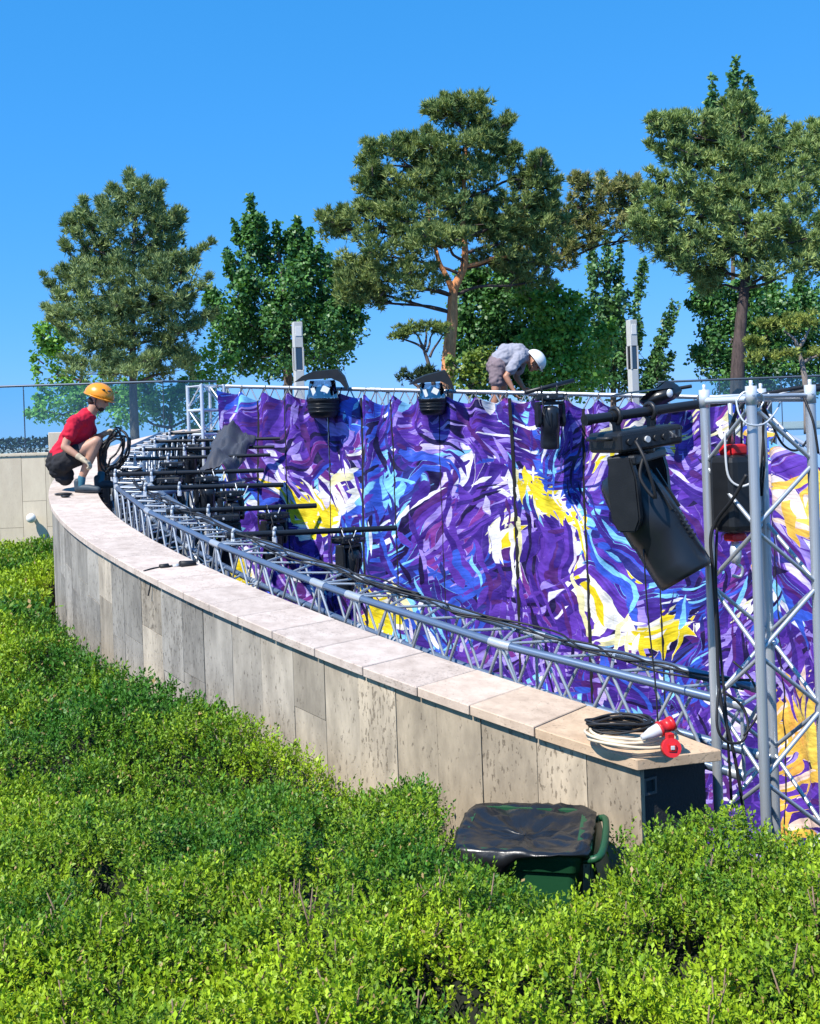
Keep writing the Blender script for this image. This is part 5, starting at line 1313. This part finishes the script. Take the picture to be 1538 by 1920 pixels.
        if rs.random() < 0.6: mb.tube([m_, m_ + Vector((rs.uniform(-0.06, 0.06), rs.uniform(-0.03, 0.03), L * 0.4))], [0.003, 0.0015], 4)
    o = mb.build('twigs', M['twig'], root); o['kind'] = 'stuff'
hedge()
# low dark hedge on the terrace behind the railing at left
def low_hedge():
    root = thing('low_hedge', (-9, 19.5, TERR), 'low dark hedge on the terrace, behind the glass railing at far left', 'hedge')
    n = 9000; t = rng.random(n); x = -16 + t * 9.5; y = 20.0 + rng.uniform(0.2, 1.3, n); z = TERR + rng.random(n) ** 0.5 * 0.36
    d = unit(rng.normal(0, 1, (n, 3)) + np.array([0, -0.3, 0.6])); s_ = unit(np.cross(d, rng.normal(0, 1, (n, 3)))); L = rng.uniform(0.05, 0.09, n)
    tint = np.array([0.03, 0.06, 0.015]) * rng.uniform(0.6, 1.4, (n, 1))
    v, f, tt = blades(np.stack([x, y, z], 1), d, s_, L, L * 0.5, tint); o = mesh_np('foliage', v, f, M['leaf'], root, tt); o['kind'] = 'stuff'
low_hedge()

# ================================================================== TREES
def tube_branch(mb, a, b, r0, r1, bend=0.0, rs=random):
    a, b = Vector(a), Vector(b); L = (b - a).length
    m1 = lerp(a, b, 0.33) + Vector((rs.uniform(-1, 1), rs.uniform(-1, 1), rs.uniform(-0.2, 1) )) * bend * L
    m2 = lerp(a, b, 0.68) + Vector((rs.uniform(-1, 1), rs.uniform(-1, 1), rs.uniform(-0.2, 1))) * bend * L
    pts = spline([a, m1, m2, b], 3); mb.tube(pts, list(np.linspace(r0, r1, len(pts))), 6)
def crown_points(blobs, dens, d0, seed, flat=1.0):
    """clump centres spread through ellipsoids given in photo pixels and depth"""
    g = np.random.default_rng(seed); C = []; Rr = []
    for (px, py, rx, ry, *dd) in blobs:
        d = d0 + (dd[0] if dd else 0.0); c = np.array(P(px, py, d)); sx = rx / FPX * d; sz = ry / FPX * d; sy = (dd[1] if len(dd) > 1 else sx * 0.9)
        n = max(15, int(dens * (sx * sy * sz) ** (2 / 3)))
        u = unit(g.normal(0, 1, (n, 3))); rad = g.random(n)[:, None] ** 0.42
        C.append(c + u * rad * np.array([sx, sy, sz]) * 0.93); Rr.append(u)
    return np.concatenate(C), np.concatenate(Rr)
def foliage_pine(C, U, tuft_r, k_tufts, k_needles, nl, nw, cols, seed, up=0.55):
    g = np.random.default_rng(seed); n = len(C)
    shade = g.normal(0, 1, n)
    P_ = np.repeat(C, k_tufts, 0); Ud = np.repeat(U, k_tufts, 0); S = np.repeat(shade, k_tufts); m = len(P_)
    off = unit(g.normal(0, 1, (m, 3)) + Ud * 0.5 + np.array([0, 0, up])); P_ = P_ + off * (tuft_r * g.random(m)[:, None] ** 0.5) * np.array([1.15, 1.15, 0.8])
    ax = unit(off * 0.7 + np.array([0, 0, 0.9]) + g.normal(0, 0.25, (m, 3)))
    P2 = np.repeat(P_, k_needles, 0); A2 = np.repeat(ax, k_needles, 0); S2 = np.repeat(S, k_needles); q = len(P2)
    d = unit(A2 + g.normal(0, 0.62, (q, 3))); s_ = unit(np.cross(d, g.normal(0, 1, (q, 3))))
    L = nl * g.uniform(0.7, 1.25, q)
    mix = np.clip(0.55 + 0.30 * S2 + g.normal(0, 0.14, q), 0, 1)[:, None]
    tint = 1.75 * (np.array(cols[0]) * (1 - mix) + np.array(cols[1]) * mix) * g.uniform(0.8, 1.2, (q, 1))
    return blades(P2 - d * (L * 0.15)[:, None], d, s_, L, np.full(q, nw) * g.uniform(0.7, 1.3, q), tint, 0.4)
def foliage_leaf(C, U, clump_r, k, ll, cols, seed, up=0.4):
    g = np.random.default_rng(seed); n = len(C); shade = g.normal(0, 1, n)
    P_ = np.repeat(C, k, 0); Ud = np.repeat(U, k, 0); S = np.repeat(shade, k); m = len(P_)
    off = unit(g.normal(0, 1, (m, 3)) + Ud * 0.4); P_ = P_ + off * (clump_r * g.random(m)[:, None] ** 0.4)
    nrm = unit(off * 0.8 + g.normal(0, 0.6, (m, 3)) + np.array([0, 0, up])); d = unit(np.cross(nrm, g.normal(0, 1, (m, 3)))); s_ = np.cross(nrm, d)
    L = ll * g.uniform(0.65, 1.35, m); mix = np.clip(0.5 + 0.28 * S + g.normal(0, 0.16, m), 0, 1)[:, None]
    tint = 1.6 * (np.array(cols[0]) * (1 - mix) + np.array(cols[1]) * mix) * g.uniform(0.8, 1.2, (m, 1))
    return blades(P_, d, s_, L, L * 0.72, tint, 0.5)
def shoots(starts, ends, seed, per_m, spread, g=None):
    """leafy upright shoots: points along lines"""
    g = np.random.default_rng(seed); C = []; U = []
    for a, b in zip(starts, ends):
        a = np.array(a); b = np.array(b); L = np.linalg.norm(b - a); n = max(3, int(L * per_m)); t = g.random(n)[:, None]
        C.append(a + (b - a) * t + g.normal(0, 1, (n, 3)) * spread * (1.15 - t)); U.append(np.repeat(unit(b - a)[None], n, 0))
    return np.concatenate(C), np.concatenate(U)
def tree(name, label, d0, trunk, tr, barkmat, blobs, leafmat_, cols, kind, dens, seed, clump, ll, per, spikes=None, group=None, nneed=7, nw=0.03, branches=True, br0=0.036):
    base = P(trunk[0][0], trunk[0][1], d0); base.z = TERR - 0.05
    r = thing(name, base, label, 'tree', group); rs = random.Random(seed)
    pts = [base] + [P(x, y, d0 + (q[0] if q else 0)) for x, y, *q in trunk[1:]]
    sp = spline(pts, 5); mb = MB(); mb.tube(sp, list(np.linspace(tr[0], tr[1], len(sp))), 10); tk = mb.build('trunk', M[barkmat], r)
    if branches:
        mb = MB()
        for (px, py, rx, ry, *dd) in blobs:
            c = P(px, py + ry * 0.3, d0 + (dd[0] if dd else 0)); low = [q for q in sp if q.z < c.z - 0.15 * abs(c.x - q.x)] or sp[:3]; a = min(low, key=lambda q: (q - c).length + 0.3 * abs(q.z - c.z))
            tube_branch(mb, a, c, br0, br0 * 0.45, 0.08, rs)
            for k in range(4):
                e = c + Vector((rs.uniform(-0.7, 0.7) * rx / FPX * d0, rs.uniform(-0.5, 0.5) * rx / FPX * d0, rs.uniform(-0.3, 0.7) * ry / FPX * d0)); tube_branch(mb, lerp(a, c, rs.uniform(0.6, 1)), e, br0 * 0.4, 0.008, 0.06, rs)
        o = mb.build('limbs', M['barkdark' if barkmat != 'bark' else 'bark'], r); o['kind'] = 'stuff'
    C, U = crown_points(blobs, dens, d0, seed)
    auto = []
    for (px, py, rx, ry, *dd) in blobs:
        for k in range(5):
            a = rs.uniform(0.25, 2.9); ex = rs.uniform(1.02, 1.28)
            auto.append((px + rx * 0.6 * math.cos(a), py - ry * 0.6 * math.sin(a), px + rx * ex * math.cos(a), py - ry * ex * math.sin(a) - 8, (dd[0] if dd else 0) + rs.uniform(-0.4, 0.4)))
    spikes = (spikes or []) + auto
    V = []; F = []; T = []; nv = 0
    def put(q):
        nonlocal nv
        V.append(q[0]); F.append(q[1] + nv); T.append(q[2]); nv += len(q[0])
    if kind == 'pine': put(foliage_pine(C, U, clump, per, nneed, ll, nw, cols, seed + 1))
    else: put(foliage_leaf(C, U, clump, per, ll, cols, seed + 1))
    if spikes:
        st = [P(x0, y0, d0 + (q[0] if q else 0)) for x0, y0, x1, y1, *q in spikes]; en = [P(x1, y1, d0 + (q[0] if q else 0)) for x0, y0, x1, y1, *q in spikes]
        C2, U2 = shoots(st, en, seed + 5, 36, 0.10 if kind != 'pine' else 0.07)
        if kind == 'pine': put(foliage_pine(C2, U2, clump * 0.35, max(2, per // 3), nneed, ll, nw, cols, seed + 7, 0.9))
        else: put(foliage_leaf(C2, U2, clump * 0.30, max(4, per // 3), ll, cols, seed + 7))
        mb = MB()
        for a, b in zip(st, en): mb.tube([a, b], [0.025, 0.006], 5)
        o = mb.build('twigs', M['bark'], r); o['kind'] = 'stuff'
    mesh_np('crown', np.concatenate(V), np.concatenate(F), M[leafmat_], r, np.concatenate(T))
    return r
PINE = ((0.055, 0.095, 0.040), (0.175, 0.220, 0.085)); PINED = ((0.048, 0.090, 0.030), (0.170, 0.205, 0.065)); PINEB = ((0.075, 0.11, 0.04), (0.22, 0.21, 0.08))
BROAD = ((0.014, 0.062, 0.020), (0.085, 0.190, 0.045)); BRIGHT = ((0.05, 0.14, 0.022), (0.17, 0.31, 0.05)); POPL = ((0.024, 0.075, 0.032), (0.090, 0.18, 0.055))
# left pine
lb = [(250, 640, 120, 70), (180, 610, 85, 60, -0.6), (330, 620, 65, 60, 0.5), (240, 540, 120, 70), (160, 540, 55, 60, 0.4), (330, 540, 55, 45, -0.3), (235, 450, 90, 65), (300, 440, 45, 50, 0.4), (165, 450, 45, 50), (255, 385, 50, 45), (215, 690, 95, 28, -0.7), (320, 690, 45, 26, 0.2)]
ls_ = [(250, 400, 238, 332), (265, 400, 272, 335), (290, 420, 298, 362), (215, 420, 188, 380), (175, 430, 155, 375), (160, 470, 130, 405), (150, 500, 118, 455), (300, 450, 332, 395), (310, 480, 338, 440), (330, 510, 398, 455), (320, 540, 372, 485), (340, 580, 395, 520), (130, 580, 80, 520), (120, 610, 85, 575), (140, 640, 90, 600), (230, 420, 222, 365), (350, 620, 392, 585)]
tree('pine_tree', 'grey green bushy pine with upswept tips behind the crouching worker', 23.5, [(253, 810), (250, 740), (249, 650), (250, 520), (252, 420)], (0.11, 0.03), 'bark', lb, 'needle', PINE, 'pine', 62, 101, 0.20, 0.17, 9, ls_, 'trees behind the stage', 11, 0.022)
# broadleaf bushes behind the glass, left
tree('broadleaf_tree', 'light green loose broadleaf tree behind the glass railing at far left', 26.5, [(150, 830), (150, 740), (155, 690)], (0.07, 0.03), 'bark',
     [(115, 765, 60, 40), (105, 690, 40, 40), (190, 760, 60, 45), (100, 640, 30, 25)], 'leaf', BRIGHT, 'leaf', 60, 111, 0.25, 0.10, 28, [(80, 700, 66, 690), (90, 780, 45, 772), (85, 770, 70, 740), (90, 660, 72, 620)], 'trees behind the stage')
tree('broadleaf_tree', 'bright green broadleaf shrub tree behind the glass, between pine trunk and truss corner', 25.5, [(320, 830), (320, 770), (325, 740)], (0.06, 0.03), 'bark',
     [(300, 765, 50, 45), (360, 770, 45, 50), (235, 770, 40, 40), (390, 700, 50, 45)], 'leaf', BRIGHT, 'leaf', 70, 121, 0.25, 0.10, 30, None, 'trees behind the stage')
# upright broadleaf
ub = [(545, 640, 120, 75), (470, 640, 75, 70, 0.4), (620, 640, 60, 80), (530, 560, 90, 65), (470, 510, 40, 75), (590, 530, 55, 70, 0.4), (478, 460, 22, 45), (560, 490, 30, 45), (640, 590, 40, 45, 0.3), (430, 590, 45, 55, -0.4)]
us_ = [(475, 460, 470, 366), (480, 470, 492, 405), (455, 490, 440, 415), (560, 480, 558, 410), (575, 490, 582, 430), (605, 540, 618, 478), (520, 480, 520, 415), (440, 540, 425, 470), (640, 570, 655, 525), (660, 600, 678, 560), (590, 500, 600, 460)]
tree('broadleaf_tree', 'dark green upright broadleaf tree with pointed tops behind the left lamp column', 27.0, [(540, 800), (540, 700), (535, 560), (520, 460)], (0.14, 0.03), 'bark', ub, 'leaf', BROAD, 'leaf', 72, 131, 0.27, 0.105, 40, us_, 'trees behind the stage')
# centre Scots pine
cb = [(880, 215, 48, 32), (925, 245, 40, 22), (840, 215, 38, 18), (860, 285, 85, 40), (730, 300, 50, 32), (800, 300, 60, 40), (930, 300, 40, 26), (770, 360, 90, 36), (870, 350, 85, 40), (700, 345, 30, 25), (820, 410, 130, 40), (690, 420, 70, 26), (630, 425, 34, 20), (720, 470, 80, 34, -0.4), (690, 520, 55, 26), (770, 530, 65, 28, -0.5), (820, 455, 60, 22, -1.0), (960, 410, 60, 40), (1000, 360, 40, 30), (1010, 330, 22, 30), (1020, 430, 60, 45, 0.3), (960, 480, 70, 35, 0.4), (1000, 520, 55, 28, 0.5), (660, 548, 36, 20), (700, 560, 30, 14), (900, 430, 50, 40, 0.4)]
cs_ = [(870, 210, 852, 178), (900, 215, 908, 176), (885, 210, 880, 182), (820, 225, 800, 212), (940, 240, 952, 225), (700, 300, 682, 265), (740, 290, 755, 250), (790, 280, 796, 245), (700, 340, 672, 300), (960, 300, 970, 270), (1000, 340, 1008, 288), (1030, 380, 1050, 335), (630, 420, 596, 410), (660, 410, 640, 390), (970, 360, 985, 320)]
tree('pine_tree', 'tall pine with orange upper trunk and layered dark crown, in the middle', 21.5, [(830, 760), (840, 690), (848, 600), (851, 545), (872, 490), (868, 400), (875, 250)], (0.155, 0.03), 'barkpine', cb, 'needle', PINED, 'pine', 88, 141, 0.20, 0.16, 10, cs_, 'trees behind the stage', 11, 0.022)
PT = bpy.data.objects['pine_tree.001']
mb = MB(); tube_branch(mb, P(850, 548, 21.5), P(818, 470, 21.3), 0.07, 0.04, 0.05); tube_branch(mb, P(818, 470, 21.3), P(800, 380, 21.3), 0.04, 0.02, 0.05); tube_branch(mb, P(866, 500, 21.5), P(960, 480, 21.6), 0.045, 0.02, 0.04); mb.build('fork', M['barkpine'], PT)
# brown-green pine between the two, part of its right reach
tree('pine_tree', 'brownish thin pine crown reaching right of the middle pine', 24.0, [(1000, 790), (1010, 640), (1020, 540), (1040, 430)], (0.08, 0.03), 'barkdark',
     [(940, 430, 50, 35), (1000, 440, 60, 40), (1060, 420, 50, 40), (1030, 490, 60, 30), (1110, 370, 45, 30), (1140, 420, 60, 36), (1090, 450, 50, 30), (1180, 370, 35, 26), (1190, 440, 40, 30)], 'needle', PINEB, 'pine', 66, 146, 0.20, 0.16, 9, [(1100, 360, 1082, 325), (1130, 360, 1125, 325), (1170, 360, 1160, 330), (1200, 370, 1195, 335)], 'trees behind the stage', 11, 0.022)
# cloud pine, small
def cloud_pine(label, d, trunk, tr, arms, pads, bark_, cols, seed):
    base = P(*trunk[0], d); r = thing('cloud_pine', Vector((base.x, base.y, TERR)), label, 'tree', 'clipped cloud pines'); sp = spline([Vector((base.x, base.y, TERR - 0.05))] + [P(x, y, d) for x, y in trunk], 4)
    MB().tube(sp, list(np.linspace(tr[0], tr[1], len(sp))), 8).build('trunk', M[bark_], r)
    mb = MB(); rs = random.Random(seed)
    for x0, y0, x1, y1 in arms: tube_branch(mb, P(x0, y0, d), P(x1, y1, d + rs.uniform(-0.2, 0.2)), tr[1], tr[1] * 0.4, 0.10, rs)
    o = mb.build('limbs', M[bark_], r); o['kind'] = 'stuff'
    C, U = crown_points(pads, 150, d, seed); q = foliage_pine(C, U, 0.10, 8, 7, 0.10, 0.02, cols, seed + 1, 0.9); mesh_np('crown', q[0], q[1], M['needle'], r, q[2])
cloud_pine('small clipped pine with flat canopy and bare forked limbs beside the orange trunk', 20.5, [(815, 735), (806, 690), (795, 655)], (0.055, 0.03),
           [(795, 655, 750, 635), (797, 655, 775, 622), (800, 660, 815, 620), (806, 670, 830, 628), (797, 650, 798, 620)], [(765, 622, 30, 11), (800, 614, 35, 11), (750, 632, 16, 7), (828, 618, 16, 12)], 'bark', ((0.05, 0.08, 0.02), (0.15, 0.19, 0.05)), 151)
cloud_pine('dark flat clipped pine pad just above the backdrop, left of the orange trunk', 19.5, [(785, 745), (785, 725)], (0.04, 0.03), [(785, 725, 760, 710), (785, 725, 805, 708)], [(775, 706, 38, 12), (805, 702, 20, 10)], 'bark', ((0.012, 0.022, 0.010), (0.035, 0.055, 0.02)), 153)
# broadleaf mass behind the bending worker
tree('broadleaf_tree', 'leafy dark green broadleaf tree behind the worker in the white helmet', 24.5, [(940, 800), (940, 700), (935, 600)], (0.12, 0.04), 'bark',
     [(900, 590, 50, 60), (960, 600, 70, 70), (930, 680, 70, 60), (880, 540, 30, 40), (960, 540, 60, 40), (1000, 690, 60, 60), (870, 660, 30, 60)], 'leaf', BROAD, 'leaf', 110, 161, 0.27, 0.10, 40, None, 'trees behind the stage')
tree('broadleaf_tree', 'bright green broadleaf tree between white helmet and right lamp column', 23.5, [(1060, 800), (1062, 700), (1060, 620)], (0.10, 0.04), 'bark',
     [(1050, 600, 60, 45), (1090, 650, 60, 50), (1030, 660, 50, 50), (1060, 710, 75, 40), (1020, 570, 45, 30)], 'leaf', BRIGHT, 'leaf', 105, 163, 0.26, 0.10, 38, None, 'trees behind the stage')
tree('shrub', 'yellow green shrub behind the backdrop, left of the bending worker', 19.5, [(880, 770), (880, 740)], (0.04, 0.02), 'bark', [(880, 710, 40, 34), (905, 690, 25, 25)], 'leaf', ((0.05, 0.09, 0.015), (0.15, 0.20, 0.035)), 'leaf', 90, 165, 0.2, 0.09, 26, None, 'trees behind the stage')
bpy.data.objects['shrub']['category'] = 'shrub'
# poplars
pls = [(1120, 720, 1108, 440), (1135, 700, 1140, 430), (1150, 720, 1165, 450), (1170, 740, 1205, 490), (1105, 740, 1092, 560), (1130, 740, 1125, 560), (1160, 740, 1170, 600), (1190, 740, 1200, 600), (1205, 740, 1262, 560), (1215, 740, 1272, 570), (1200, 745, 1240, 640), (1225, 745, 1262, 660), (1200, 560, 1210, 480)]
tree('poplar_tree', 'slender upright poplar with leaning shoot beside the right lamp column', 28.0, [(1150, 810), (1150, 700), (1145, 560)], (0.10, 0.03), 'bark', [(1140, 690, 55, 50), (1160, 620, 45, 60), (1130, 560, 30, 70), (1215, 715, 40, 36)], 'leaf', POPL, 'leaf', 75, 171, 0.24, 0.11, 20, pls, 'trees behind the stage')
# right pine
rb = [(1300, 250, 60, 26), (1390, 235, 50, 40), (1280, 300, 50, 30, 0.3), (1350, 300, 75, 40), (1430, 300, 55, 45), (1500, 290, 60, 45), (1560, 300, 60, 60), (1300, 365, 80, 35), (1400, 370, 90, 45), (1500, 370, 70, 50, -0.5), (1240, 390, 60, 28), (1300, 430, 90, 40), (1220, 440, 45, 26), (1410, 440, 80, 45, -0.6), (1500, 440, 70, 40, -0.8), (1320, 490, 70, 34), (1460, 500, 80, 36, -0.5), (1340, 530, 40, 22, 0.3), (1550, 480, 60, 60), (1270, 480, 40, 22), (1250, 240, 30, 16)]
rsp = [(1240, 245, 1222, 222), (1280, 245, 1270, 216), (1310, 240, 1300, 228), (1370, 220, 1352, 192), (1400, 215, 1400, 190), (1440, 270, 1470, 228), (1260, 300, 1214, 272), (1490, 270, 1500, 238), (1250, 350, 1215, 318), (1420, 250, 1440, 225)]
tree('pine_tree', 'broad olive green pine with dark trunk at the right edge', 21.0, [(1380, 770), (1384, 690), (1390, 600), (1400, 500), (1402, 400), (1395, 260)], (0.165, 0.04), 'barkdark', rb, 'needle', ((0.065, 0.115, 0.04), (0.195, 0.245, 0.08)), 'pine', 84, 181, 0.20, 0.16, 10, rsp, 'trees behind the stage', 11, 0.022)
# dark poplar tips behind right pine
tree('poplar_tree', 'dark pointed treetop rising above the right pine', 30.0, [(1375, 800), (1375, 600), (1375, 300)], (0.12, 0.03), 'bark', [(1375, 250, 38, 60), (1335, 270, 22, 50), (1400, 230, 20, 40), (1378, 330, 50, 60)], 'leaf', POPL, 'leaf', 60, 191, 0.24, 0.125, 22,
     [(1380, 220, 1380, 106), (1378, 200, 1372, 140), (1335, 250, 1336, 142), (1402, 220, 1404, 142), (1345, 250, 1325, 190), (1395, 220, 1412, 175)], 'trees behind the stage')
# broadleaf right
tree('broadleaf_tree', 'deep green broadleaf tree under the right pine', 25.5, [(1440, 800), (1440, 700), (1440, 620)], (0.12, 0.05), 'bark', [(1360, 610, 55, 70), (1350, 690, 45, 50), (1440, 600, 70, 60), (1510, 600, 60, 70), (1440, 690, 80, 50), (1330, 560, 35, 30), (1540, 690, 60, 50)], 'leaf', BROAD, 'leaf', 105, 201, 0.28, 0.10, 38, [(1330, 560, 1290, 570), (1325, 650, 1308, 665), (1330, 590, 1300, 560)], 'trees behind the stage')
cloud_pine('pale limbed clipped pine with flat yellow green pads at the right edge', 18.5, [(1512, 730), (1506, 690), (1496, 650)], (0.07, 0.035),
           [(1496, 650, 1470, 620), (1498, 652, 1520, 615), (1500, 660, 1440, 670), (1505, 680, 1545, 660)], [(1480, 608, 40, 14), (1525, 600, 40, 16), (1440, 612, 20, 10), (1430, 672, 35, 11), (1415, 645, 16, 10), (1475, 668, 25, 9), (1545, 665, 30, 12)], 'barkpale', ((0.06, 0.09, 0.02), (0.19, 0.22, 0.05)), 211)
